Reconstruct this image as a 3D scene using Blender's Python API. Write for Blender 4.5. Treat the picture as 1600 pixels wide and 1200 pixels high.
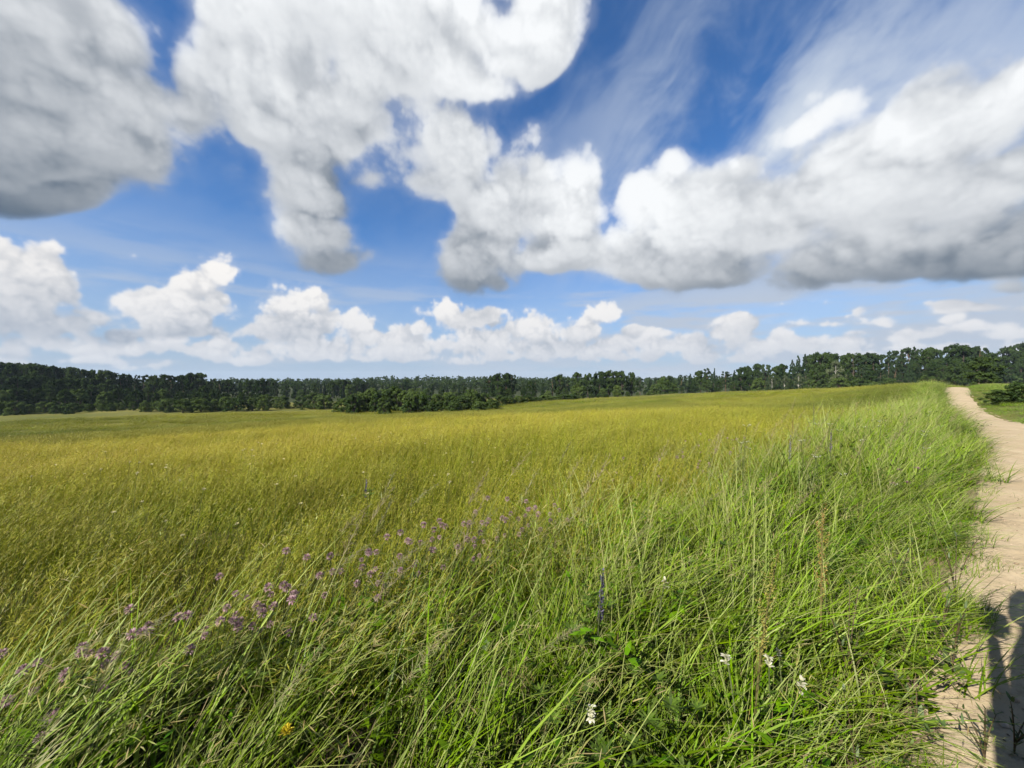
import bpy, bmesh, math, random
import numpy as np
from mathutils import Vector, Matrix, Euler

for ob in list(bpy.data.objects):
    bpy.data.objects.remove(ob)
scene = bpy.context.scene
COL = scene.collection
R = math.radians
EYE = 1.65                      # metres above the verge the photographer stands on

# ------------------------------------------------------------------ camera
cam_data = bpy.data.cameras.new("camera")
cam = bpy.data.objects.new("camera", cam_data)
COL.objects.link(cam)
cam_data.sensor_width = 34.6
cam_data.lens = 12.975          # very wide phone lens
cam_data.clip_start = 0.02
cam_data.clip_end = 20000
cam.location = (0, 0, EYE)
cam.rotation_euler = (R(90 - 0.76), 0, 0)
scene.camera = cam

# ------------------------------------------------------------------ sun
SUN_EL = 38.0
SHADOW_AZ = 48.0                # bearing (from +Y towards +X) in which shadows fall
_sd = Vector((math.sin(R(SHADOW_AZ)) * math.cos(R(SUN_EL)), math.cos(R(SHADOW_AZ)) * math.cos(R(SUN_EL)), -math.sin(R(SUN_EL))))
sun_data = bpy.data.lights.new("sun", 'SUN')
sun_data.energy = 5.0
sun_data.angle = R(0.53)
sun_data.color = (1.0, 0.93, 0.82)
sun = bpy.data.objects.new("sun", sun_data)
COL.objects.link(sun)
sun.rotation_euler = _sd.to_track_quat('-Z', 'Y').to_euler()
sun.location = (0, 0, 60)

# ------------------------------------------------------------------ exposure
vs = scene.view_settings
vs.view_transform = 'Standard'
vs.look = 'None'
vs.exposure = 1.3
vs.gamma = 1.0
vs.use_curve_mapping = False
scene.cycles.max_bounces = 4
scene.cycles.diffuse_bounces = 2
scene.cycles.transmission_bounces = 3
scene.cycles.transparent_max_bounces = 8
scene.cycles.use_adaptive_sampling = True
scene.cycles.adaptive_threshold = 0.02
scene.cycles.caustics_reflective = False
scene.cycles.caustics_refractive = False


# ------------------------------------------------------------------ node helper
class Nd:
    """tiny expression wrapper round shader sockets"""
    def __init__(self, nt, s):
        self.nt, self.s = nt, s

    def _m(self, op, b=None, c=None, clamp=False):
        n = self.nt.nodes.new('ShaderNodeMath')
        n.operation = op
        n.use_clamp = clamp
        for i, v in enumerate((self, b, c)):
            if v is None:
                continue
            if isinstance(v, Nd):
                self.nt.links.new(v.s, n.inputs[i])
            else:
                n.inputs[i].default_value = v
        return Nd(self.nt, n.outputs[0])

    def __add__(self, o): return self._m('ADD', o)
    def __sub__(self, o): return self._m('SUBTRACT', o)
    def __mul__(self, o): return self._m('MULTIPLY', o)
    def __truediv__(self, o): return self._m('DIVIDE', o)
    def madd(self, a, b): return self._m('MULTIPLY_ADD', a, b)
    def max(self, o): return self._m('MAXIMUM', o)
    def min(self, o): return self._m('MINIMUM', o)
    def pow(self, o): return self._m('POWER', o)
    def clamp(self): return self._m('ADD', 0.0, clamp=True)
    def smax(self, o, k): return self._m('SMOOTH_MAX', o, k)

    def smooth(self, a, b, x=0.0, y=1.0):
        n = self.nt.nodes.new('ShaderNodeMapRange')
        n.interpolation_type = 'SMOOTHSTEP'
        self.nt.links.new(self.s, n.inputs[0])
        for i, v in enumerate((a, b, x, y)):
            if isinstance(v, Nd):
                self.nt.links.new(v.s, n.inputs[i + 1])
            else:
                n.inputs[i + 1].default_value = v
        return Nd(self.nt, n.outputs[0])


def vmath(nt, op, a, b=None, scale=None):
    n = nt.nodes.new('ShaderNodeVectorMath')
    n.operation = op
    for i, v in enumerate((a, b)):
        if v is None:
            continue
        if isinstance(v, Nd):
            nt.links.new(v.s, n.inputs[i])
        else:
            n.inputs[i].default_value = v
    if scale is not None:
        if isinstance(scale, Nd):
            nt.links.new(scale.s, n.inputs['Scale'])
        else:
            n.inputs['Scale'].default_value = scale
    return Nd(nt, n.outputs[1] if op in ('DOT_PRODUCT', 'LENGTH', 'DISTANCE') else n.outputs[0])


def noise(nt, vec, scale, detail=6, rough=0.55, lac=2.0, dist=0.0, col=False):
    n = nt.nodes.new('ShaderNodeTexNoise')
    nt.links.new(vec.s, n.inputs['Vector'])
    for k, v in (('Scale', scale), ('Detail', detail), ('Roughness', rough), ('Lacunarity', lac), ('Distortion', dist)):
        n.inputs[k].default_value = v
    return Nd(nt, n.outputs['Color' if col else 'Fac'])


def voro(nt, vec, scale, detail=3, rough=0.5, smooth=0.6):
    n = nt.nodes.new('ShaderNodeTexVoronoi')
    n.feature = 'SMOOTH_F1'
    n.normalize = False
    nt.links.new(vec.s, n.inputs['Vector'])
    for k, v in (('Scale', scale), ('Detail', detail), ('Roughness', rough), ('Smoothness', smooth)):
        n.inputs[k].default_value = v
    return Nd(nt, n.outputs['Distance'])


def mixc(nt, fac, a, b):
    n = nt.nodes.new('ShaderNodeMix')
    n.data_type = 'RGBA'
    for i, v in ((0, fac), (6, a), (7, b)):
        if isinstance(v, Nd):
            nt.links.new(v.s, n.inputs[i])
        else:
            n.inputs[i].default_value = v if i == 0 else (*v, 1)
    return Nd(nt, n.outputs[2])


# ------------------------------------------------------------------ sky: Nishita air with cumulus clouds
# each cloud lobe: bearing, elevation, half width, half height (degrees), roll, weight, brightness bias
BIG_CLOUDS = [
    (-36.3, 31.8, 4.1, 3.9, 21, 1.0, 0.1),
    (-39.2, 27.7, 2.8, 3.1, 21, 0.9, -0.2),
    (-33.0, 27.8, 3.9, 2.6, 17, 0.95, 0.1),
    (0.0, 39.1, 4.1, 2.2, 0, 1.0, 0.5),
    (-10.4, 31.0, 4.4, 3.0, 5, 0.95, 0.4),
    (-13.1, 26.9, 4.1, 2.9, 6, 0.8, 0.2),
    (-9.5, 26.4, 4.2, 3.6, 4, 0.9, 0.3),
    (-39.8, 31.1, 2.2, 3.3, 23, 0.8, 0.0),
    (42.5, 17.2, 3.4, 2.7, -15, 1.0, 0.2),
    (43.5, 20.0, 2.8, 2.8, -18, 1.0, 0.2),
    (7.6, 25.0, 3.4, 3.0, -3, 0.95, 0.7),
    (9.9, 23.7, 2.9, 3.1, -4, 0.95, 0.7),
    (5.7, 23.5, 3.0, 2.7, -2, 0.9, 0.6),
    (-6.7, 41.6, 5.0, 2.5, 4, 0.95, 0.5),
    (-10.4, 43.2, 4.1, 2.4, 7, 0.9, 0.5),
    (-38.8, 28.7, 2.2, 3.1, 21, 0.75, -0.1),
    (17.1, 15.7, 4.9, 2.9, -5, 0.95, 0.1),
    (14.9, 18.4, 3.3, 2.8, -5, 0.9, 0.5),
    (1.0, 25.9, 3.9, 4.4, 0, 0.85, 0.3),
    (0.0, 21.1, 4.4, 4.0, 0, 0.95, 0.2),
    (48.6, 27.5, 3.7, 2.4, 6, 0.55, 0.4),
    (-51.0, 16.5, 5.1, 1.8, 19, 0.9, -0.8),
    (-48.6, 30.4, 4.9, 2.4, 30, 1.0, -0.25),
    (-52.4, 28.4, 8.3, 4.4, 32, 1.0, -0.4),
    (-49.4, 24.6, 7.6, 5.9, -1, 1.0, -0.5),
    (-51.7, 18.9, 8.7, 2.9, 22, 1.0, -0.8),
    (-44.8, 30.7, 2.6, 3.5, -27, 0.85, 0.15),
    (-44.0, 22.0, 3.4, 2.9, -28, 0.85, -0.55),
    (-40.9, 26.3, 2.2, 2.6, 21, 0.7, -0.1),
    (-21.8, 42.0, 15.2, 4.0, 15, 1.0, 0.35),
    (-34.7, 36.1, 4.1, 3.6, 22, 0.9, 0.35),
    (-33.7, 31.5, 5.0, 3.7, 19, 0.9, 0.15),
    (-26.6, 30.3, 8.6, 5.2, 14, 1.0, 0.1),
    (-14.9, 37.2, 8.8, 4.3, 9, 1.0, 0.3),
    (2.9, 42.6, 6.4, 3.4, 17, 1.0, 0.6),
    (5.7, 40.1, 3.3, 2.1, 21, 0.8, 0.6),
    (-6.7, 36.2, 5.4, 2.7, 4, 0.9, 0.5),
    (-28.1, 23.9, 5.1, 4.0, 12, 0.95, -0.1),
    (-26.6, 19.1, 5.7, 4.4, 9, 0.95, -0.2),
    (-24.6, 15.4, 6.8, 2.8, 7, 0.9, -0.7),
    (-35.9, 23.5, 2.5, 2.4, 16, 0.6, -0.1),
    (-31.0, 18.0, 1.4, 2.2, 10, 0.75, 0.6),
    (-14.9, 28.8, 4.4, 2.7, 7, 0.7, 0.1),
    (-20.6, 25.6, 4.7, 2.8, 9, 0.7, -0.1),
    (-7.6, 29.5, 5.8, 4.1, 4, 0.95, 0.4),
    (-2.9, 23.6, 6.1, 5.4, 1, 1.0, 0.1),
    (-5.2, 17.7, 5.9, 4.2, 2, 1.0, -0.3),
    (-5.2, 14.2, 6.0, 3.0, 1, 0.95, -0.8),
    (2.9, 30.4, 3.6, 2.1, 16, 0.7, 0.2),
    (9.0, 27.2, 3.0, 3.0, -4, 0.95, 0.9),
    (12.2, 26.2, 2.0, 2.6, -5, 0.8, 0.7),
    (7.6, 21.8, 5.2, 4.0, -3, 1.0, 0.7),
    (12.7, 21.9, 2.5, 2.7, -5, 0.85, 0.7),
    (6.7, 16.8, 8.8, 3.0, -2, 1.0, -0.1),
    (23.3, 26.2, 2.7, 2.7, -11, 0.9, 0.8),
    (26.6, 24.2, 3.5, 3.0, -12, 0.95, 0.6),
    (19.3, 22.0, 3.1, 3.4, -7, 0.95, 0.7),
    (4.3, 28.2, 3.2, 2.5, -2, 0.85, 0.4),
    (5.2, 25.1, 3.4, 3.0, -2, 0.95, 0.5),
    (48.2, 17.4, 3.2, 3.2, -18, 1.0, 0.1),
    (50.2, 15.0, 2.6, 2.7, -17, 1.0, 0.0),
    (21.8, 22.8, 4.5, 3.6, -9, 1.0, 0.8),
    (25.0, 17.8, 7.1, 3.8, -8, 1.0, 0.3),
    (29.5, 23.6, 4.5, 3.2, 9, 1.0, 0.6),
    (36.9, 26.7, 4.2, 2.3, 14, 0.9, 0.6),
    (32.3, 18.8, 6.7, 4.8, -12, 1.0, 0.1),
    (39.8, 20.5, 5.3, 4.5, -4, 1.0, 0.15),
    (45.9, 21.0, 4.5, 4.7, -1, 1.0, 0.2),
    (51.0, 23.4, 3.3, 3.2, 2, 1.0, 0.5),
    (51.7, 17.9, 3.8, 4.4, -21, 1.0, 0.0),
    (46.4, 14.6, 4.6, 1.9, -15, 1.0, 0.55),
    (41.5, 14.5, 5.4, 2.3, -12, 0.95, 0.1),
    (49.0, 11.6, 6.7, 2.7, -9, 1.0, -0.9),
    (25.0, 14.2, 11.6, 2.4, -7, 0.95, -0.7),
    (39.2, 12.9, 7.1, 2.4, -10, 0.95, -0.8),
    (53.5, 13.0, 2.3, 3.6, -17, 1.0, -0.35),
    (51.7, 8.1, 2.1, 0.7, -10, 0.7, -0.4),
]
LOW_CLOUDS = [
    (25.0, 4.1, 3.8, 1.4, -2, 0.85, 0.4),
    (21.8, 3.7, 4.0, 1.1, -1, 0.85, 0.4),
    (28.8, 5.6, 3.2, 1.3, -3, 0.8, 0.3),
    (31.7, 3.0, 3.3, 0.8, -2, 0.8, 0.4),
    (38.7, 4.2, 3.1, 1.0, -3, 0.8, 0.4),
    (41.5, 3.0, 3.1, 0.8, -3, 0.8, 0.4),
    (45.0, 3.5, 2.7, 0.8, -4, 0.8, 0.4),
    (47.3, 4.7, 2.1, 0.6, -5, 0.75, 0.3),
    (49.4, 2.9, 2.3, 0.7, -3, 0.8, 0.4),
    (51.0, 4.9, 2.2, 0.7, -6, 0.75, 0.3),
    (52.8, 4.2, 2.0, 0.8, -5, 0.8, 0.4),
    (44.0, 6.0, 2.4, 0.7, -6, 0.75, 0.4),
    (39.2, 6.4, 3.3, 0.7, -5, 0.7, 0.2),
    (51.7, 1.9, 2.4, 0.5, -2, 0.75, 0.3),
    (14.9, 3.4, 4.3, 1.0, -1, 0.85, 0.4),
    (7.6, 3.5, 5.5, 1.0, 0, 0.85, 0.3),
    (-49.8, 3.8, 2.5, 1.0, 5, 0.85, 0.2),
    (-45.0, 3.2, 3.0, 0.9, 3, 0.85, 0.4),
    (-36.9, 4.0, 2.5, 1.1, 3, 0.85, 0.4),
    (16.7, 7.0, 1.9, 0.9, -2, 0.75, 0.4),
    (-47.3, 2.1, 3.3, 0.6, 2, 0.8, 0.4),
    (-52.8, 1.3, 2.2, 0.6, 2, 0.75, 0.2),
    (-43.5, 1.5, 3.2, 0.6, 1, 0.75, 0.3),
    (-34.3, 2.4, 3.4, 0.8, 2, 0.8, 0.5),
    (-32.3, 3.8, 2.8, 1.1, 2, 0.8, 0.5),
    (-25.0, 4.1, 4.9, 1.4, 2, 0.85, 0.2),
    (-19.3, 3.8, 3.5, 1.3, 1, 0.85, 0.5),
    (-13.1, 4.4, 4.1, 1.5, 1, 0.85, 0.4),
    (-4.8, 5.9, 4.3, 1.7, 0, 0.85, 0.3),
    (0.0, 3.1, 5.7, 1.0, 0, 0.8, 0.3),
    (4.8, 5.9, 3.7, 1.9, 0, 0.85, 0.5),
    (14.9, 4.8, 4.3, 1.3, -1, 0.8, 0.2),
    (12.2, 3.0, 5.3, 0.8, -1, 0.7, 0.2),
    (19.3, 3.3, 4.1, 0.8, -1, 0.7, 0.1),
    (25.0, 5.3, 3.8, 1.2, -2, 0.7, 0.0),
    (33.0, 3.8, 3.8, 1.1, -2, 0.8, 0.5),
    (26.6, 2.7, 4.4, 0.7, -1, 0.65, 0.1),
    (38.1, 3.5, 3.4, 0.7, -3, 0.65, 0.2),
    (41.5, 5.1, 2.6, 0.6, -5, 0.6, 0.2),
    (47.7, 3.3, 2.5, 0.6, -4, 0.65, 0.2),
    (52.8, 2.7, 1.7, 0.8, -4, 0.75, 0.4),
    (42.5, 7.1, 4.3, 0.6, -1, 0.55, 0.0),
    (51.0, 6.7, 3.2, 0.5, -14, 0.6, -0.2),
    (45.9, 5.1, 2.6, 0.5, -5, 0.55, 0.2),
    (-46.8, 6.0, 2.3, 1.3, 6, 0.7, -0.2),
    (-33.7, 5.7, 2.7, 1.4, 4, 0.75, -0.1),
    (-13.6, 7.1, 2.7, 1.3, 2, 0.8, 0.4),
    (-51.3, 9.0, 2.4, 3.1, 11, 1.0, 0.2),
    (-52.6, 11.8, 1.3, 1.3, 15, 0.9, 0.6),
    (-50.0, 11.9, 1.2, 0.9, 39, 0.8, 0.6),
    (-51.0, 5.2, 4.6, 1.3, 6, 0.85, -0.5),
    (-43.0, 7.1, 2.8, 2.0, 20, 0.95, 0.5),
    (-39.8, 8.2, 3.0, 2.6, 19, 0.95, 0.3),
    (-37.5, 12.5, 2.1, 1.6, 32, 0.95, 0.8),
    (-39.2, 10.4, 1.7, 2.1, 8, 0.9, 0.6),
    (-41.5, 5.0, 6.4, 1.0, 4, 0.8, -0.5),
    (-29.5, 9.6, 3.1, 2.1, 5, 1.0, 0.7),
    (-29.2, 6.4, 4.9, 2.1, 4, 0.95, -0.2),
    (-22.2, 7.6, 2.5, 1.6, 3, 0.95, 0.8),
    (-19.3, 5.6, 5.2, 1.4, 2, 0.9, 0.2),
    (-16.3, 6.1, 1.8, 1.3, 2, 0.85, 0.7),
    (-9.9, 10.0, 2.9, 1.6, 2, 0.95, 0.7),
    (-5.2, 8.7, 4.7, 1.8, 1, 0.9, -0.1),
    (1.9, 7.3, 3.0, 2.1, 0, 0.95, 0.7),
    (12.7, 9.2, 2.8, 1.6, 8, 1.0, 0.9),
    (9.5, 6.8, 3.6, 1.8, -1, 0.9, 0.3),
    (5.7, 4.5, 10.0, 1.5, 0, 0.8, -0.2),
    (20.8, 6.0, 1.8, 1.0, -2, 0.85, 0.7),
    (31.3, 7.1, 2.5, 1.5, 13, 0.75, 0.1),
    (35.0, 4.5, 2.1, 1.2, 9, 0.85, 0.7),
    (28.8, 4.3, 7.4, 1.1, -2, 0.6, -0.3),
    (-38.7, 3.1, 3.7, 1.0, 3, 0.9, 0.7),
    (-42.5, 3.3, 2.1, 0.8, 3, 0.8, 0.5),
    (-49.0, 3.3, 2.1, 0.7, 4, 0.85, 0.6),
    (-52.1, 2.6, 1.5, 0.7, 3, 0.8, 0.5),
    (-28.1, 3.0, 4.6, 0.8, 2, 0.85, 0.5),
    (-21.8, 2.8, 2.5, 0.7, 1, 0.8, 0.6),
    (-9.5, 4.9, 3.7, 1.3, 1, 0.85, 0.5),
    (-14.9, 3.1, 3.6, 0.8, 1, 0.8, 0.3),
    (-1.9, 4.5, 2.9, 1.1, 0, 0.75, 0.6),
    (-6.7, 2.8, 3.8, 0.7, 0, 0.7, 0.3),
    (44.5, 6.4, 1.0, 0.7, -6, 0.6, 0.5),
    (49.0, 6.1, 0.8, 0.5, -7, 0.65, 0.6),
    (51.7, 4.0, 1.4, 0.6, -5, 0.75, 0.4),
    (45.0, 4.3, 2.3, 0.4, -4, 0.6, 0.3),
    (38.7, 9.0, 3.3, 0.4, -1, 0.5, 0.0),
    (47.3, 7.9, 3.3, 0.4, -13, 0.5, -0.2),
    (-44.5, 12.7, 1.2, 0.6, -1, 0.55, 0.2),
]


# ------------------------------------------------------------------ clouds: a volume of cumulus marched slice by slice
def _lattice(rng, shape):
    return rng.random(shape).astype(np.float32)


def _spline(pos, n):
    """lattice indices and cubic B-spline weights at positions pos"""
    i = np.floor(pos).astype(int)
    f = pos - i
    w = ((1 - f) ** 3 / 6, (3 * f ** 3 - 6 * f ** 2 + 4) / 6, (-3 * f ** 3 + 3 * f ** 2 + 3 * f + 1) / 6, f ** 3 / 6)
    return [((i + k - 1) % n, w[k].astype(np.float32)) for k in range(4)]


def _slice(lat, mx, my, z):
    """2-D slice through periodic B-spline value noise, spread back to about 0..1"""
    n = lat.shape[0]
    k = int(math.floor(z))
    f = z - k
    w = ((1 - f) ** 3 / 6, (3 * f ** 3 - 6 * f ** 2 + 4) / 6, (-3 * f ** 3 + 3 * f ** 2 + 3 * f + 1) / 6, f ** 3 / 6)
    pl = sum(lat[(k + q - 1) % n] * np.float32(w[q] * 2.1) for q in range(4)) - np.float32(0.55)
    cols = sum(pl[:, i] * ww for i, ww in mx)
    out = cols[my[0][0]] * my[0][1][:, None]
    for j, ww in my[1:]:
        out += cols[j] * ww[:, None]
    return out


def march_clouds(az, el, lobes, seed, dz, base_freq, octaves, erode, sigma, shift, rest=None, thr=0.25, soft=0.25, warp=0.0, billow=0.5, rough=0.6, tilt=0.4, az_k=1.0, cut=True):
    """az, el in degrees (1-D).  Density = ellipsoid lobes in (bearing, elevation, depth) eroded by fractal noise.
    Sunlight is carried through the volume from slice to slice.  Returns opacity, sunlit and skylit parts."""
    rng = np.random.default_rng(seed)
    W, H = len(az), len(el)
    step = az[1] - az[0]
    AZ, EL = np.meshgrid(az.astype(np.float32), el.astype(np.float32))
    lats = [_lattice(rng, (32, 64, 64)) for _ in range(octaves)]
    offs = rng.random((octaves, 3)) * 64
    coords = []
    fr = base_freq
    for o in range(octaves):
        coords.append((_spline(az * fr * az_k + offs[o, 0], 64), _spline(el * fr + offs[o, 1], 64), fr))
        fr *= 2.03
    wl = [_lattice(rng, (8, 64, 64)) for _ in range(4)]
    wx = _slice(wl[0], _spline(az * base_freq * .8, 64), _spline(el * base_freq * .8, 64), .3) - .5
    wy = _slice(wl[1], _spline(az * base_freq * .8, 64), _spline(el * base_freq * .8, 64), .3) - .5
    wx += .5 * (_slice(wl[2], _spline(az * base_freq * 2.1, 64), _spline(el * base_freq * 2.1, 64), .3) - .5)
    wy += .5 * (_slice(wl[3], _spline(az * base_freq * 2.1, 64), _spline(el * base_freq * 2.1, 64), .3) - .5)
    AZw, ELw = AZ + wx * warp, EL + wy * warp
    pre = []
    tone = np.zeros((H, W), np.float32)
    tonew = np.full((H, W), 0.01, np.float32)
    zmax = 0.0
    for a0, e0, sa, sb, roll, wt, bias in lobes:
        c, s = math.cos(R(roll)), math.sin(R(roll))
        ce = math.cos(R(e0))
        m = 1.9
        ex = (abs(sa * c) + abs(sb * s)) * m / ce + warp
        ey = (abs(sa * s) + abs(sb * c)) * m + warp
        i0, i1 = np.searchsorted(az, (a0 - ex, a0 + ex))
        j0, j1 = np.searchsorted(el, (e0 - ey, e0 + ey))
        if i1 <= i0 or j1 <= j0:
            continue
        X = (AZw[j0:j1, i0:i1] - a0) * ce
        Y = ELw[j0:j1, i0:i1] - e0
        sz = 0.9 * math.sqrt(sa * sb)
        u = (X * c + Y * s) / sa
        v = (Y * c - X * s) / sb
        if cut:
            v = np.where(v < 0, v * 1.25, v)            # flatter bases
        g2 = np.clip(1 - np.sqrt(u * u + v * v) / 1.9, 0, 1) ** 2
        tone[j0:j1, i0:i1] += g2 * (bias + tilt * (Y / sb))
        tonew[j0:j1, i0:i1] += g2
        pre.append((j0, j1, i0, i1, u * u + v * v, sz, wt))
        zmax = max(zmax, sz * 1.9)
    nmean = 0.5 if billow == 0 else 0.5 * (1 - billow) + billow * 0.48
    zs = np.arange(-zmax, zmax + dz, dz)
    T = np.ones((H, W), np.float32)                     # view transmittance
    L = np.ones((H, W), np.float32)                     # sunlight reaching this slice
    sun_acc = np.zeros((H, W), np.float32)
    sky_acc = np.zeros((H, W), np.float32)
    for z in zs:
        F = np.zeros((H, W), np.float32) if rest is None else rest * max(0.0, 1 - (z / zmax) ** 2)
        for j0, j1, i0, i1, q, sz, wt in pre:
            zz = (z / sz) ** 2
            if zz > 3.6:
                continue
            g = wt * (1.0 - np.sqrt(q + zz) / 1.9)
            f = F[j0:j1, i0:i1]
            h = np.clip(1 - np.abs(f - g) / 0.25, 0, 1)
            F[j0:j1, i0:i1] = np.maximum(f, g) + h * h * 0.0625
        n = np.zeros((H, W), np.float32)
        amp, tot = 1.0, 0.0
        for o in range(octaves):
            cx, cy, fr = coords[o]
            s = _slice(lats[o], cx, cy, z * fr + offs[o, 2])
            if o < 5:
                s = (1 - billow) * s + billow * (1.08 - 1.5 * np.abs(2 * s - 1))
            n += amp * s
            tot += amp
            amp *= rough
        n /= tot
        dens = F - thr - (n - nmean) * erode * np.clip(F * 3.2, 0, 1)
        dens = np.clip(dens / soft, 0, 1) * 0.925 + 0.075 * np.clip((dens + 0.14) / 0.32, 0, 1)      # dense body, thin torn fringe
        ext = sigma * dz * dens
        a = 1 - np.exp(-ext)
        # light from above, softened
        above = np.cumsum(dens[::-1], axis=0)[::-1] * step
        amb = np.exp(-above * 0.16)
        w_ = T * a
        sun_acc += w_ * L
        sky_acc += w_ * amb
        T *= (1 - a)
        L *= np.exp(-ext * 0.62)
        # carry the sunlight on to the next slice along the sun's direction
        sx, sy = shift[0] * dz / step, shift[1] * dz / step
        ix, fx = int(math.floor(sx)), sx - math.floor(sx)
        iy, fy = int(math.floor(sy)), sy - math.floor(sy)
        def sh(A, kx, ky):
            B = np.roll(A, (-ky, kx), (0, 1))
            if ky > 0:
                B[-ky:] = 1
            if kx > 0:
                B[:, :kx] = 1
            return B
        L = (sh(L, ix, iy) * (1 - fx) + sh(L, ix + 1, iy) * fx) * (1 - fy) + (sh(L, ix, iy + 1) * (1 - fx) + sh(L, ix + 1, iy + 1) * fx) * fy
        L = 0.52 * L + 0.12 * (np.roll(L, 4, 0) + np.roll(L, -4, 0) + np.roll(L, 4, 1) + np.roll(L, -4, 1))   # light scatters sideways
        L = np.minimum(L * 1.004 + 0.001, 1)
    al = 1 - T
    k = 1 / np.maximum(al, 1e-3)
    return al, sun_acc * k, sky_acc * k, tone / tonew


def fbm2(x, y, octaves, seed, rough=0.55):
    """plain 2-D fractal noise at any coordinates, 0..1"""
    rng = np.random.default_rng(seed)
    out, amp, tot = 0, 1.0, 0.0
    for o in range(octaves):
        lat = rng.random((64, 64)).astype(np.float32)
        xx, yy = x + rng.random() * 64, y + rng.random() * 64
        i, j = np.floor(xx).astype(int), np.floor(yy).astype(int)
        f, g = xx - i, yy - j
        f, g = f * f * (3 - 2 * f), g * g * (3 - 2 * g)
        i0, i1, j0, j1 = i % 64, (i + 1) % 64, j % 64, (j + 1) % 64
        out = out + amp * ((lat[j0, i0] * (1 - f) + lat[j0, i1] * f) * (1 - g) + (lat[j1, i0] * (1 - f) + lat[j1, i1] * f) * g)
        tot += amp
        amp *= rough
        x, y = (x * 0.8 - y * 0.6) * 2.02, (x * 0.6 + y * 0.8) * 2.02
    return out / tot


def sstep(a, b, x):
    t = np.clip((x - a) / (b - a), 0, 1)
    return t * t * (3 - 2 * t)



def cloud_panorama(az, el, big, low, dz_big, dz_low, seed):
    """colour and opacity of everything that floats in the air, over a bearing / elevation grid"""
    alB, suB, skB, tB = march_clouds(az, el, big, seed, dz_big, 0.17, 7, 0.95, 1.6, (0.6, -0.9), warp=2.4, thr=0.40, soft=0.23, rough=0.585, tilt=0.6, billow=0.6, az_k=0.88)
    alL, suL, skL, tL = march_clouds(az, el, low, seed + 6, dz_low, 0.5, 5, 1.0, 3.2, (0.6, -0.9), warp=0.9, thr=0.38, soft=0.18, rough=0.6, tilt=0.55, billow=0.65)
    AZ, EL = np.meshgrid(az, el)
    def shade(su, sk, t, dark, lite):
        b = np.clip(0.62 * su + 0.28 * sk + 0.44 * t + 0.02, 0, 1.0)[..., None]
        return np.array(dark) * (1 - b) + np.array(lite) * b
    cB = shade(suB, skB, tB, CLOUD_DARK, CLOUD_LITE)
    cL = shade(suL, skL, tL, FAR_DARK, FAR_LITE)
    hz = (np.clip(1 - EL / 15, 0, 1) ** 1.3 * 0.6)[..., None]
    cL = cL * (1 - hz) + np.array(AIR) * hz
    # haze low down and pale banks in it
    aH = np.clip(1 - EL / 21, 0, 1) ** 1.2 * 0.95
    bank = fbm2(AZ * 0.055, EL * 0.38, 6, seed + 20)
    aS = sstep(0.40, 0.62, bank) * sstep(19, 8, EL) * (0.62 + 0.36 * sstep(-5, 30, AZ))
    cS = np.array(BANK_C)
    # thin high veil, in strands
    r = R(28)
    u, v = AZ * math.cos(r) + EL * math.sin(r), -AZ * math.sin(r) + EL * math.cos(r)
    wob = fbm2(AZ * 0.05, EL * 0.05, 3, seed + 31) * 14
    veil = 0.6 * fbm2((u + wob) * 0.05, (v + wob) * 0.12, 7, seed + 33, 0.6) + 0.4 * fbm2(AZ * 0.07, EL * 0.09, 6, seed + 35)
    near = np.exp(-((AZ - 36) / 24) ** 2 - ((EL - 27) / 14) ** 2)
    aV = sstep(0.34, 0.66, veil) * (near * 0.9 + 0.10)
    out_c = np.zeros(AZ.shape + (3,))
    out_a = np.zeros(AZ.shape)
    for c, a in ((np.array(AIR), aH), (np.array(VEIL_C), aV), (cS, aS), (cL, alL), (cB, alB)):
        out_c = out_c * (1 - a)[..., None] + c * a[..., None]
        out_a = out_a * (1 - a) + a
    return out_c / np.maximum(out_a, 1e-4)[..., None], out_a


CLOUD_DARK, CLOUD_LITE = (.12, .165, .225), (.95, .97, .99)
FAR_DARK, FAR_LITE = (.22, .28, .36), (.98, .95, .92)
AIR, BANK_C, VEIL_C = (.42, .51, .66), (.50, .57, .68), (.58, .66, .78)


SKY_STRENGTH = 0.12


def make_image(name, rgb, al, gain):
    h, w = al.shape
    img = bpy.data.images.new(name, w, h, alpha=True, float_buffer=True)
    img.colorspace_settings.name = 'Non-Color'
    img.alpha_mode = 'CHANNEL_PACKED'
    buf = np.empty((h, w, 4), np.float32)
    buf[..., :3] = rgb * gain
    buf[..., 3] = al
    img.pixels.foreach_set(buf.ravel())
    img.update()
    img.pack()
    return img


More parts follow.
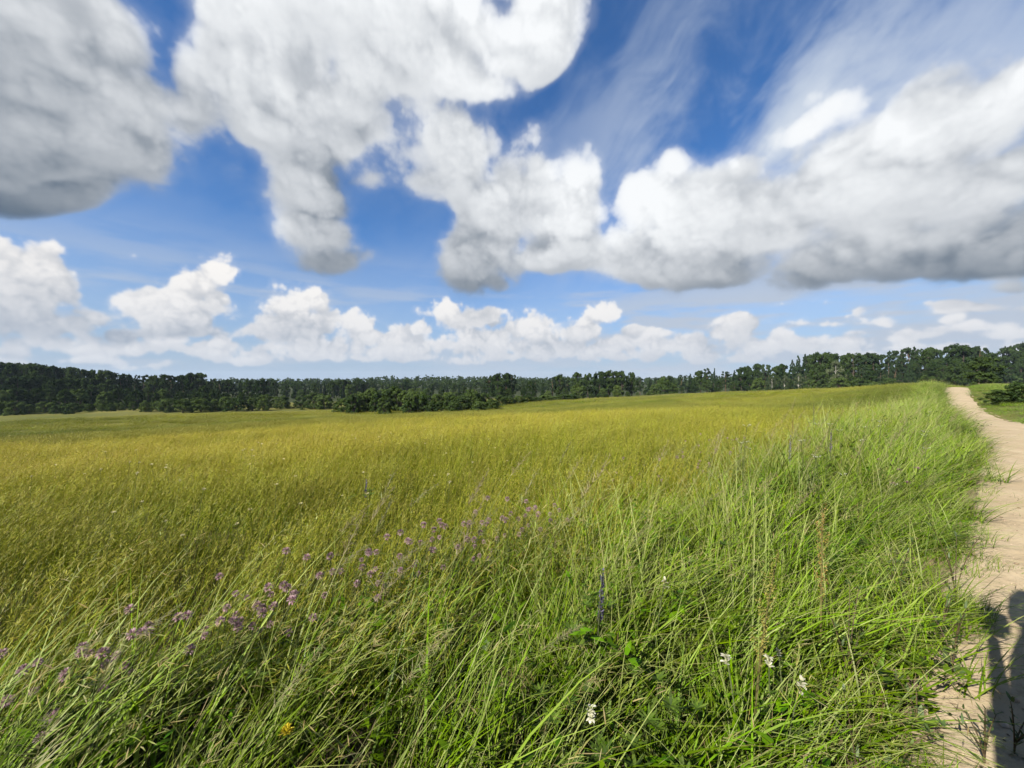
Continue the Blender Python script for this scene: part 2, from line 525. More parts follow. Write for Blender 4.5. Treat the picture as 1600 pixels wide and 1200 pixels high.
def build_world():
    gain = 1.0 / (SKY_STRENGTH * 2 ** vs.exposure)
    st = 0.10
    az = np.arange(-62, 62, st)
    el = np.arange(-2, 60, st)
    c, a = cloud_panorama(az, el, BIG_CLOUDS, LOW_CLOUDS, 0.45, 0.14, 5)
    front = make_image("cloud_panorama_front", c, a, gain)
    # the same kind of sky all the way round
    rng = random.Random(9)
    big = [(rng.uniform(-175, 175), rng.choice((20, 28, 40, 55)) + rng.uniform(-5, 5), rng.uniform(5, 12), rng.uniform(3, 7), rng.uniform(-20, 20), 1.0, rng.uniform(-.4, .5)) for _ in range(46)]
    low = [(rng.uniform(-178, 178), rng.uniform(2, 11), rng.uniform(2, 7), rng.uniform(1, 3), 0, .95, rng.uniform(-.3, .6)) for _ in range(70)]
    az2 = np.arange(-180, 180, 0.5)
    el2 = np.arange(-2, 90, 0.5)
    c2, a2 = cloud_panorama(az2, el2, big, low, 0.9, 0.5, 5)
    around = make_image("cloud_panorama_around", c2, a2, gain)

    w = bpy.data.worlds.new("World")
    scene.world = w
    w.use_nodes = True
    w.cycles.sampling_method = 'MANUAL'
    w.cycles.sample_map_resolution = 512
    nt = w.node_tree
    nt.nodes.clear()
    out = nt.nodes.new('ShaderNodeOutputWorld')
    bg = nt.nodes.new('ShaderNodeBackground')
    nt.links.new(bg.outputs[0], out.inputs[0])
    bg.inputs[1].default_value = SKY_STRENGTH
    sky = nt.nodes.new('ShaderNodeTexSky')
    sky.sky_type = 'NISHITA'
    sky.sun_disc = False
    sky.sun_elevation = R(SUN_EL)
    sky.sun_rotation = R(SHADOW_AZ + 180)
    sky.air_density = 1.0
    sky.dust_density = 0.4
    sky.ozone_density = 3.0
    tc = nt.nodes.new('ShaderNodeTexCoord')
    d = vmath(nt, 'NORMALIZE', Nd(nt, tc.outputs['Generated']))
    sep = nt.nodes.new('ShaderNodeSeparateXYZ')
    nt.links.new(d.s, sep.inputs[0])
    dx, dy, dz = (Nd(nt, sep.outputs[k]) for k in range(3))
    A = dx._m('ARCTAN2', dy) * (180 / math.pi)
    E = dz._m('ARCSINE') * (180 / math.pi)

    def pan(img, a0, a1, e0, e1, ext):
        cv = nt.nodes.new('ShaderNodeCombineXYZ')
        nt.links.new(((A - a0) / (a1 - a0)).s, cv.inputs[0])
        nt.links.new(((E - e0) / (e1 - e0)).s, cv.inputs[1])
        t = nt.nodes.new('ShaderNodeTexImage')
        t.image = img
        t.extension = ext
        t.interpolation = 'Cubic' if ext == 'EXTEND' else 'Linear'
        nt.links.new(cv.outputs[0], t.inputs[0])
        return Nd(nt, t.outputs[0]), Nd(nt, t.outputs[1])
    h1, h2 = st / 2, 0.25
    cf, af = pan(front, az[0] - h1, az[-1] + h1, el[0] - h1, el[-1] + h1, 'EXTEND')
    cb, ab = pan(around, az2[0] - h2, az2[-1] + h2, el2[0] - h2, el2[-1] + h2, 'EXTEND')
    inside = A._m('ABSOLUTE').smooth(60.5, 56.0) * E.smooth(58.5, 53.0)
    tint = nt.nodes.new('ShaderNodeMix')
    tint.data_type = 'RGBA'
    tint.blend_type = 'MULTIPLY'
    tint.inputs[0].default_value = 1.0
    nt.links.new(sky.outputs[0], tint.inputs[6])
    tint.inputs[7].default_value = (*SKY_TINT, 1)
    clear = Nd(nt, tint.outputs[2])
    col = mixc(nt, inside, mixc(nt, ab, clear, cb), mixc(nt, af, clear, cf))
    nt.links.new(col.s, bg.inputs[0])


SKY_TINT = (0.205, 0.355, 0.505)
build_world()

# ------------------------------------------------------------------ helpers for objects
def link(ob, parent=None):
    COL.objects.link(ob)
    if parent is not None:
        ob.parent = parent
    return ob


def tag(ob, label=None, cat=None, group=None, kind=None):
    if label:
        ob["label"] = label
    if cat:
        ob["category"] = cat
    if group:
        ob["group"] = group
    if kind:
        ob["kind"] = kind
    return ob


def mesh_np(name, verts, quads=None, tris=None, smooth=False):
    """fast mesh from numpy arrays"""
    verts = np.asarray(verts, np.float32).reshape(-1, 3)
    me = bpy.data.meshes.new(name)
    me.vertices.add(len(verts))
    me.vertices.foreach_set('co', verts.ravel())
    q = np.zeros((0, 4), int) if quads is None else np.asarray(quads, int).reshape(-1, 4)
    t = np.zeros((0, 3), int) if tris is None else np.asarray(tris, int).reshape(-1, 3)
    loops = np.concatenate([q.ravel(), t.ravel()])
    tot = np.concatenate([np.full(len(q), 4), np.full(len(t), 3)])
    start = np.concatenate([[0], np.cumsum(tot)[:-1]]) if len(tot) else np.zeros(0, int)
    me.loops.add(len(loops))
    me.loops.foreach_set('vertex_index', loops.astype(np.int32))
    me.polygons.add(len(tot))
    me.polygons.foreach_set('loop_start', start.astype(np.int32))
    me.polygons.foreach_set('loop_total', tot.astype(np.int32))
    if smooth:
        me.polygons.foreach_set('use_smooth', np.ones(len(tot), bool))
    me.update(calc_edges=True)
    return me


def set_color(me, name, cols):
    at = me.attributes.new(name, 'FLOAT_COLOR', 'POINT')
    buf = np.ones((len(me.vertices), 4), np.float32)
    buf[:, :3] = cols
    at.data.foreach_set('color', buf.ravel())


def principled(name, rough=0.8, spec=0.3):
    m = bpy.data.materials.new(name)
    m.use_nodes = True
    nt = m.node_tree
    b = nt.nodes['Principled BSDF']
    b.inputs['Roughness'].default_value = rough
    b.inputs['Specular IOR Level'].default_value = spec
    return m, nt, b


# ------------------------------------------------------------------ the lie of the land
# t runs along the dirt road (to the right and away), u is the distance to its left, down the field
RD = np.array((0.766, 0.643))
RM = np.array((-0.643, 0.766))


def to_tu(x, y):
    return x * RD[0] + y * RD[1], x * RM[0] + y * RM[1]


def to_xy(t, u):
    return t * RD[0] + u * RM[0], t * RD[1] + u * RM[1]


T_P = np.array((-60, -20, 0, 8, 14, 20, 28, 38, 46, 55, 66, 76, 90, 120, 170, 260, 600.))
Z_P = np.array((.3, .1, 0, 0, -.08, -.22, -.5, -.78, -.72, -.35, .15, .42, .40, -.2, -1.0, -2.0, -4.))
T_E = np.array((-60, -8, 0, 2.5, 5, 12, 17, 27, 42, 60, 78, 110, 170, 260.))
U_L = np.array((-.6, .0, .10, .05, -.15, -.35, -.32, .0, .75, 1.5, 2.25, 2.6, -2.5, -18.))
U_R = np.array((-4.4, -4.0, -3.9, -3.8, -3.6, -3.1, -2.8, -2.0, -.9, -.1, .25, .3, -5.5, -21.))


def prof(t):
    return (np.interp(t - 2.5, T_P, Z_P) + 2 * np.interp(t, T_P, Z_P) + np.interp(t + 2.5, T_P, Z_P)) / 4


def road_l(t):
    return (np.interp(t - 2, T_E, U_L) + np.interp(t + 2, T_E, U_L)) / 2


def road_r(t):
    return (np.interp(t - 2, T_E, U_R) + np.interp(t + 2, T_E, U_R)) / 2


def land(x, y):
    """terrain height"""
    x, y = np.asarray(x, float), np.asarray(y, float)
    t, u = to_tu(x, y)
    r = np.hypot(x, y)
    p = prof(t)
    w = np.exp(-np.clip(u - 6, 0, None) / 45)
    z = p * w
    left = np.clip(u - 3.0, 0, None)
    drop = 0.066 * left - 0.066 * np.clip(left - 150, 0, None) * 0.9
    z = z - drop * sstep(-2, 14, left) ** 0.5
    z = z - 1.2 * np.exp(-((u - 62) / 30) ** 2) * sstep(20, 60, r) * sstep(150, 60, t)
    # rolling unevenness that grows with distance
    n = fbm2(x * 0.022 + 3, y * 0.022, 3, 77) - 0.5
    z = z + n * 2.6 * sstep(12, 60, r) * sstep(2, 25, np.abs(u))
    n2 = fbm2(x * 0.35, y * 0.35, 3, 78) - 0.5
    z = z + n2 * 0.16 * sstep(0.4, 2.0, np.abs(u - 0.1) + sstep(4, 10, r))
    # verge stands a little above the road, a low bank on its far side
    z = z + 0.14 * sstep(0.25, 1.3, u - road_l(t)) * np.exp(-np.clip(u - 6, 0, None) / 12)
    rr = road_r(t)
    z = z + 0.35 * sstep(0.2, 2.2, rr - u) * sstep(12, 26, t)
    # distant wooded hills close the valley
    z = z + 9 * sstep(260, 700, r) * (0.3 + 1.1 * (fbm2(x * 0.004, y * 0.004, 2, 80)))
    z = z - 6 * sstep(700, 1600, r)
    return z


def ground_z(x, y):
    """terrain with the bed under the road taken out"""
    t, u = to_tu(np.asarray(x, float), np.asarray(y, float))
    inside = sstep(0.02, 0.2, road_l(t) - u) * sstep(0.02, 0.2, u - road_r(t)) * sstep(115, 95, t)
    return land(x, y) - 0.16 * inside


def build_ground():
    ang = np.radians(np.concatenate([np.arange(-180, -64, 3.0), np.arange(-64, 36, 0.6), np.arange(36, 62, 0.22), np.arange(62, 180, 3.0)]))
    rad = np.concatenate([[0.02], np.geomspace(0.35, 60, 190), np.geomspace(61.5, 420, 80), np.geomspace(440, 2500, 24)])
    A, Rr = np.meshgrid(ang, rad)
    X, Y = Rr * np.sin(A), Rr * np.cos(A)
    Z = ground_z(X, Y)
    nr, na = X.shape
    idx = np.arange(nr * na).reshape(nr, na)
    nx = np.roll(idx, -1, axis=1)
    quads = np.stack([idx[:-1], idx[1:], nx[1:], nx[:-1]], -1).reshape(-1, 4)[:, ::-1]
    quads = quads[:, [0, 1, 2, 3]]
    me = mesh_np("ground", np.stack([X, Y, Z], -1), quads, smooth=True)
    if me.polygons[5000].normal.z < 0:
        me.flip_normals()
    m, nt, b = principled("meadow_ground", 0.95, 0.1)
    geo = nt.nodes.new('ShaderNodeNewGeometry')
    P = Nd(nt, geo.outputs['Position'])
    big = noise(nt, P, 0.035, 5, 0.55)
    mid = noise(nt, P, 0.45, 5, 0.65)
    fine = noise(nt, P, 14, 4, 0.7)
    uu = vmath(nt, 'DOT_PRODUCT', P, (float(RM[0]), float(RM[1]), 0))
    gold = mixc(nt, big.smooth(0.36, 0.66), (0.069, 0.074, 0.013), (0.118, 0.110, 0.027))
    gold = mixc(nt, mid.smooth(0.35, 0.75) * 0.5, gold, (0.052, 0.067, 0.012))
    soil = mixc(nt, fine, (0.030, 0.026, 0.016), (0.065, 0.054, 0.030))
    dist = vmath(nt, 'LENGTH', P)
    c = mixc(nt, dist.smooth(9, 45), soil, gold)
    c = mixc(nt, uu.smooth(0.62, 0.12) * dist.smooth(30, 14) * 0.75, c, mixc(nt, fine, (0.129, 0.097, 0.058), (0.259, 0.194, 0.125)))   # sand spilling off the road
    # right of the road: shorter greener sward
    c = mixc(nt, uu.smooth(-1.2, -3.0) * dist.smooth(8, 16), c, mixc(nt, mid, (0.036, 0.049, 0.013), (0.065, 0.068, 0.022)))
    c = mixc(nt, dist.smooth(205, 240), c, (0.026, 0.034, 0.013))      # floor of the woods
    nt.links.new(c.s, b.inputs['Base Color'])
    me.materials.append(m)
    return tag(link(bpy.data.objects.new("ground", me)), "gently sloping meadow ground falling away from the dirt road", "ground", kind="structure")


def sand_material():
    m, nt, b = principled("sandy_dirt", 0.95, 0.15)
    geo = nt.nodes.new('ShaderNodeNewGeometry')
    P = Nd(nt, geo.outputs['Position'])
    n1 = noise(nt, P, 1.1, 5, 0.6)
    n2 = noise(nt, P, 22, 5, 0.7)
    n3 = noise(nt, P, 140, 3, 0.7)
    c = mixc(nt, n1.smooth(0.3, 0.7), (0.286, 0.225, 0.141), (0.351, 0.288, 0.192))
    c = mixc(nt, noise(nt, P, 0.35, 4, 0.6).smooth(0.45, 0.7) * 0.35, c, (0.247, 0.193, 0.123))
    c = mixc(nt, n2.smooth(0.50, 0.72) * 0.75, c, (0.193, 0.146, 0.090))
    c = mixc(nt, n3.smooth(0.58, 0.75) * 0.5, c, (0.157, 0.120, 0.072))
    nt.links.new(c.s, b.inputs['Base Color'])
    bump = nt.nodes.new('ShaderNodeBump')
    bump.inputs['Strength'].default_value = 0.5
    bump.inputs['Distance'].default_value = 0.02
    nt.links.new((n2 * 0.7 + n3 * 0.3).s, bump.inputs['Height'])
    nt.links.new(bump.outputs[0], b.inputs['Normal'])
    return m


def road_surface(t, u):
    """height of the sandy road: ruts, footprints and clods"""
    x, y = to_xy(t, u)
    z = land(x, y)
    uc = (road_l(t) + road_r(t)) / 2
    rut = np.exp(-((np.abs(u - uc) - 0.72) / 0.24) ** 2) * -0.035
    near_ = sstep(13, 5, t)
    lump = (fbm2(x * 2.3, y * 2.3, 3, 91) - 0.5) * 0.030 + ((fbm2(x * 9, y * 9, 4, 93, .65) - 0.5) * 0.020 + (fbm2(x * 28, y * 28, 2, 92) - 0.5) * 0.010) * near_
    edge = np.minimum(road_l(t) + 0.3 - u, u - road_r(t) + 0.3)
    return z + 0.012 + rut + lump - 0.10 * sstep(0.16, 0.0, edge)


def build_road():
    ts = np.concatenate([np.arange(-25, 0.5, 0.25), np.arange(0.5, 8, 0.03), np.arange(8, 22, 0.08), np.arange(22, 110, 0.5)])
    ws = np.concatenate([np.linspace(0, 0.35, 60), np.linspace(0.358, 1, 75)])
    T, Wd = np.meshgrid(ts, ws, indexing='ij')
    wob = (fbm2(T * 1.3, T * 0 + 4, 4, 95) - 0.5) * 0.5
    UL = road_l(T) + 0.28 + wob * 0.8
    UR = road_r(T) - 0.3 - (fbm2(T * 0.8, T * 0 + 9, 4, 96) - 0.5) * 0.6
    U = UL + (UR - UL) * Wd
    X, Y = to_xy(T, U)
    Z = road_surface(T, U)
    n, k = T.shape
    idx = np.arange(n * k).reshape(n, k)
    quads = np.stack([idx[:-1, :-1], idx[:-1, 1:], idx[1:, 1:], idx[1:, :-1]], -1).reshape(-1, 4)
    me = mesh_np("dirt_road", np.stack([X, Y, Z], -1), quads, smooth=True)
    if me.polygons[500].normal.z < 0:
        me.flip_normals()
    me.materials.append(sand_material())
    return tag(link(bpy.data.objects.new("dirt_road", me)), "pale sandy dirt road running uphill along the meadow edge", "road", kind="structure")


build_ground()
build_road()

# ------------------------------------------------------------------ trees and bushes
def foliage_material(name, dark, light, trans=0.25):
    m = bpy.data.materials.new(name)
    m.use_nodes = True
    nt = m.node_tree
    nt.nodes.clear()
    out = nt.nodes.new('ShaderNodeOutputMaterial')
    at = nt.nodes.new('ShaderNodeAttribute')
    at.attribute_name = 'leafvar'
    oi = nt.nodes.new('ShaderNodeObjectInfo')
    v = Nd(nt, at.outputs['Fac'])
    rnd = Nd(nt, oi.outputs['Random'])
    c = mixc(nt, (v * 0.6 + rnd * 0.75 - 0.18)._m('MAXIMUM', 0.0), dark, light)
    d = nt.nodes.new('ShaderNodeBsdfDiffuse')
    t = nt.nodes.new('ShaderNodeBsdfTranslucent')
    mx = nt.nodes.new('ShaderNodeMixShader')
    mx.inputs[0].default_value = trans
    nt.links.new(c.s, d.inputs[0])
    nt.links.new(c.s, t.inputs[0])
    nt.links.new(d.outputs[0], mx.inputs[1])
    nt.links.new(t.outputs[0], mx.inputs[2])
    nt.links.new(mx.outputs[0], out.inputs[0])
    return m


def bark_material(name, a, b_, scale=6):
    m, nt, b = principled(name, 0.9, 0.2)
    tc = nt.nodes.new('ShaderNodeTexCoord')
    c = mixc(nt, noise(nt, Nd(nt, tc.outputs['Object']), scale, 5, 0.7).smooth(0.35, 0.65), a, b_)
    nt.links.new(c.s, b.inputs['Base Color'])
    return m


def tube_np(path, radii, sides=6):
    """tapered tube along a path -> verts, quads"""
    path = np.asarray(path, float)
    vs_, qs = [], []
    for i, p in enumerate(path):
        d = path[min(i + 1, len(path) - 1)] - path[max(i - 1, 0)]
        d = d / (np.linalg.norm(d) + 1e-9)
        a = np.cross(d, (0.3, 0.9, 0.1))
        a /= np.linalg.norm(a) + 1e-9
        b = np.cross(d, a)
        for k in range(sides):
            th = 2 * math.pi * k / sides
            vs_.append(p + radii[i] * (math.cos(th) * a + math.sin(th) * b))
    for i in range(len(path) - 1):
        for k in range(sides):
            k2 = (k + 1) % sides
            qs.append((i * sides + k, i * sides + k2, (i + 1) * sides + k2, (i + 1) * sides + k))
    return np.array(vs_), np.array(qs)


def join_np(parts):
    V, Q, n = [], [], 0
    for v, q in parts:
        V.append(v)
        Q.append(np.asarray(q) + n)
        n += len(v)
    return np.concatenate(V), np.concatenate(Q)


def leaf_cloud(centres, radii, per, size, rng, flat=1.0):
    """leaf-sized quads spread through the outer part of many clumps"""
    cs = np.repeat(np.asarray(centres), per, axis=0)
    rs = np.repeat(np.asarray(radii), per)
    n = len(cs)
    d = rng.normal(size=(n, 3))
    d /= np.linalg.norm(d, axis=1)[:, None]
    rr = rng.random(n) ** 0.45
    off = d * (rs * rr)[:, None]
    off[:, 2] *= flat
    p = cs + off
    nrm = d * 0.9 + rng.normal(size=(n, 3)) * 0.55 + (0, 0, 0.35)
    nrm /= np.linalg.norm(nrm, axis=1)[:, None]
    a = np.cross(nrm, rng.normal(size=(n, 3)))
    a /= np.linalg.norm(a, axis=1)[:, None]
    b = np.cross(nrm, a)
    s = size * (0.6 + 0.8 * rng.random(n))
    a *= s[:, None]
    b *= (s * 0.62)[:, None]
    V = np.stack([p - a, p - b * 0.9 + a * 0.1, p + a, p + b], 1).reshape(-1, 3)
    Q = np.arange(4 * n).reshape(n, 4)
    clump = np.repeat(rng.random(len(centres)), per)
    var = np.clip(clump * 0.75 + rng.random(n) * 0.35, 0, 1)
    return V, Q, np.repeat(var, 4)


def crown_np(kind, rng):
    """clump centres and radii for a crown of height 1, crown width 1 (x, y within +-.5)"""
    C, S = [], []
    if kind == 'spruce':
        for i in range(26):
            h = 0.07 + 0.9 * (i / 25) ** 0.92
            w = 0.5 * (1 - h) ** 0.8 + 0.015
            k = max(1, int(9 * w / 0.5))
            a0 = rng.random() * 6.28
            for j in range(k):
                a = a0 + 6.283 * j / k + rng.normal() * 0.2
                r = w * rng.uniform(0.45, 0.95)
                C.append((r * math.cos(a), r * math.sin(a), h - 0.06 * r / 0.5))
                S.append((0.045 + 0.10 * w) * rng.uniform(.8, 1.25))
        per, size, flat = 20, 0.042, 0.3
    elif kind == 'pine':
        for i in range(56):
            h = rng.uniform(0.25, 0.98)
            w = 0.5 * math.sin(math.pi * min(1, max(0.08, (1.04 - h) / 0.66))) ** 0.7
            a, r = rng.random() * 6.28, w * math.sqrt(rng.random())
            C.append((r * math.cos(a), r * math.sin(a), h))
            S.append(rng.uniform(0.05, 0.11))
        per, size, flat = 60, 0.034, 0.35
    elif kind in ('broad', 'birch'):
        lo = 0.10 if kind == 'broad' else 0.16
        for i in range(78 if kind == 'broad' else 60):
            h = lo + (0.97 - lo) * rng.random() ** 0.85
            q = (h - lo) / (0.99 - lo)
            w = 0.5 * (max(0.0, 1 - (2 * q - 0.85) ** 2 / 1.45)) ** 0.6 if kind == 'broad' else 0.5 * math.sin(math.pi * min(.98, max(.1, q ** 0.8))) ** 0.8
            a, r = rng.random() * 6.28, w * rng.uniform(0.25, 0.95)
            C.append((r * math.cos(a), r * math.sin(a), h))
            S.append(rng.uniform(0.055, 0.12) * (1.0 if kind == 'broad' else 0.8))
        per, size, flat = (60, 0.034, 0.7) if kind == 'broad' else (48, 0.026, 0.9)
    else:                                                  # bush, willow: leafy to the ground
        for i in range(80):
            a = rng.random() * 6.28
            z = rng.random() ** 0.9
            lobe = 1 + 0.2 * math.sin(3 * a + 1) + 0.12 * math.sin(5 * a)
            w = 0.43 * lobe * math.sqrt(max(0.02, 1 - (z * 0.97) ** 2.2))
            r = w * rng.uniform(0.5, 1.0)
            C.append((r * math.cos(a), r * math.sin(a), 0.06 + 0.86 * z))
            S.append(rng.uniform(0.07, 0.13))
        per, size, flat = 60, 0.034, 0.85
    # keep clump radii isotropic in the width-normalised frame
    return leaf_cloud(np.array(C), np.array(S), per, size, rng, flat)


def trunk_np(kind, rng):
    bend = rng.normal(size=2) * 0.02
    hs = np.linspace(0, 0.93 if kind != 'bush' else 0.5, 8)
    top = hs[-1]
    r0 = {'spruce': .016, 'pine': .017, 'broad': .022, 'birch': .012, 'bush': .02, 'willow': .02}[kind]
    parts = []
    if kind in ('bush', 'willow'):
        for k in range(6):
            a = 6.28 * k / 6 + rng.random()
            sp = rng.uniform(0.15, 0.33)
            path = [(0.03 * math.cos(a), 0.03 * math.sin(a), -0.03)] + [(sp * s * math.cos(a), sp * s * math.sin(a), 0.8 * s ** 0.8) for s in (.25, .5, .75, 1)]
            parts.append(tube_np(path, [r0, r0 * .8, r0 * .6, r0 * .4, r0 * .15], 5))
    else:
        path = [(bend[0] * math.sin(3 * h), bend[1] * math.sin(4 * h), h - (0.03 if i == 0 else 0)) for i, h in enumerate(hs)]
        parts.append(tube_np(path, [r0 * (1.25 - 1.1 * h / top) if i else r0 * 1.5 for i, h in enumerate(hs)], 7))
        for k in range(9):
            h = rng.uniform(0.25, 0.85)
            a = rng.random() * 6.28
            ln = (0.36 if kind == 'broad' else 0.25) * (1.1 - h)
            rise = 0.55 if kind in ('broad', 'birch') else 0.05
            path = [(s * ln * math.cos(a), s * ln * math.sin(a), h + s * ln * rise) for s in (0, .35, .7, 1)]
            parts.append(tube_np(path, [r0 * .5, r0 * .35, r0 * .22, r0 * .08], 5))
    return join_np(parts)


LEAF = {
    'spruce': foliage_material("spruce_needles", (0.0106, 0.0199, 0.0099), (0.0229, 0.0398, 0.0168), 0.1),
    'pine': foliage_material("pine_needles", (0.0133, 0.0239, 0.0119), (0.0306, 0.0474, 0.0214), 0.12),
    'broad': foliage_material("broad_leaves", (0.0146, 0.0285, 0.0099), (0.0398, 0.0627, 0.0184)),
    'birch': foliage_material("birch_leaves", (0.040, 0.058, 0.030), (0.080, 0.098, 0.050)),
    'bush': foliage_material("willow_leaves", (0.0223, 0.0414, 0.0127), (0.0744, 0.1084, 0.0309)),
    'willow': foliage_material("shrub_leaves", (0.034, 0.058, 0.016), (0.078, 0.112, 0.030)),
}
BARK = {k: bark_material("bark_" + k, (0.03, 0.026, 0.02), (0.075, 0.06, 0.045)) for k in ('spruce', 'broad')}
BARK['pine'] = bark_material("bark_pine", (0.05, 0.032, 0.022), (0.11, 0.07, 0.045))
BARK['birch'] = bark_material("bark_birch", (0.10, 0.09, 0.08), (0.62, 0.60, 0.55), 3)
BARK['bush'] = BARK['willow'] = BARK['broad']
PROTO = {}
for _k in LEAF:
    PROTO[_k] = []
    for _v in range(4):
        _rng = np.random.default_rng(100 + 7 * _v + len(_k) * 31)
        V, Q, var = crown_np(_k, _rng)
        cm = mesh_np("crown_" + _k, V, Q)
        at = cm.attributes.new('leafvar', 'FLOAT', 'POINT')
        at.data.foreach_set('value', var.astype(np.float32))
        cm.materials.append(LEAF[_k])
        V, Q = trunk_np(_k, _rng)
        tm = mesh_np("trunk_" + _k, V, Q, smooth=True)
        tm.materials.append(BARK[_k])
        PROTO[_k].append((cm, tm))

NAME = {'spruce': 'spruce_tree', 'pine': 'pine_tree', 'broad': 'broadleaf_tree', 'birch': 'birch_tree', 'bush': 'willow_bush', 'willow': 'leafy_shrub'}
LOOK = {'spruce': 'pointed dark spruce', 'pine': 'tall flat-topped pine', 'broad': 'dark round-crowned tree', 'birch': 'slender pale-barked birch', 'bush': 'low domed bush', 'willow': 'upright leafy shrub'}
PLACE = {
    'LW': ('in the left skyline wood', 'trees of the left wood'),
    'LW2': ('fronting the left wood', 'front trees of the left wood'),
    'LS': ('in the hedge below the left wood', 'bushes edging the left wood'),
    'FM': ('in the distant middle wood', 'trees of the distant middle wood'),
    'FB': ('on the meadow left of the bush island', 'bushes left of the bush island'),
    'WI': ('in the mid-meadow bush island', 'bushes of the meadow island'),
    'RM': ('in the dark copse right of the bush island', 'trees of the middle copse'),
    'RM2': ('fronting the copse right of centre', 'front trees of the middle copse'),
    'RL': ('lighter green, before the dark copse', 'light green shrubs before the copse'),
    'RH': ('in the pale hedge right of centre', 'hedge bushes right of centre'),
    'RW': ('in the low wood right of the copse', 'trees of the low right wood'),
    'RF': ('in the tall right wood', 'trees of the tall right wood'),
    'RB': ('at the foot of the tall right wood', 'bushes under the right wood'),
    'WB': ('with white stems by the right field', 'white-stemmed birches'),
    'FR': ('on the far rise right of the dirt road', 'trees at the far right'),
}
SINGLE = {
    'PALE': 'pale grey-green birch standing out before the dark right wood',
    'ROADTREE': 'lone bushy green tree beside the crest of the dirt road',
    'ROUNDBUSH': 'small round green bush left of the road crest',
    'SMALLBUSH': 'small low bush at the left foot of the roadside tree',
    'DARKBUSH': 'low dark bush nearest the road on the right grass bank',
    'DARKBUSH2': 'larger dark bush on the right grass bank at the photo edge',
    'DARKBUSH3': 'dark bush on the right bank mostly outside the view',
}
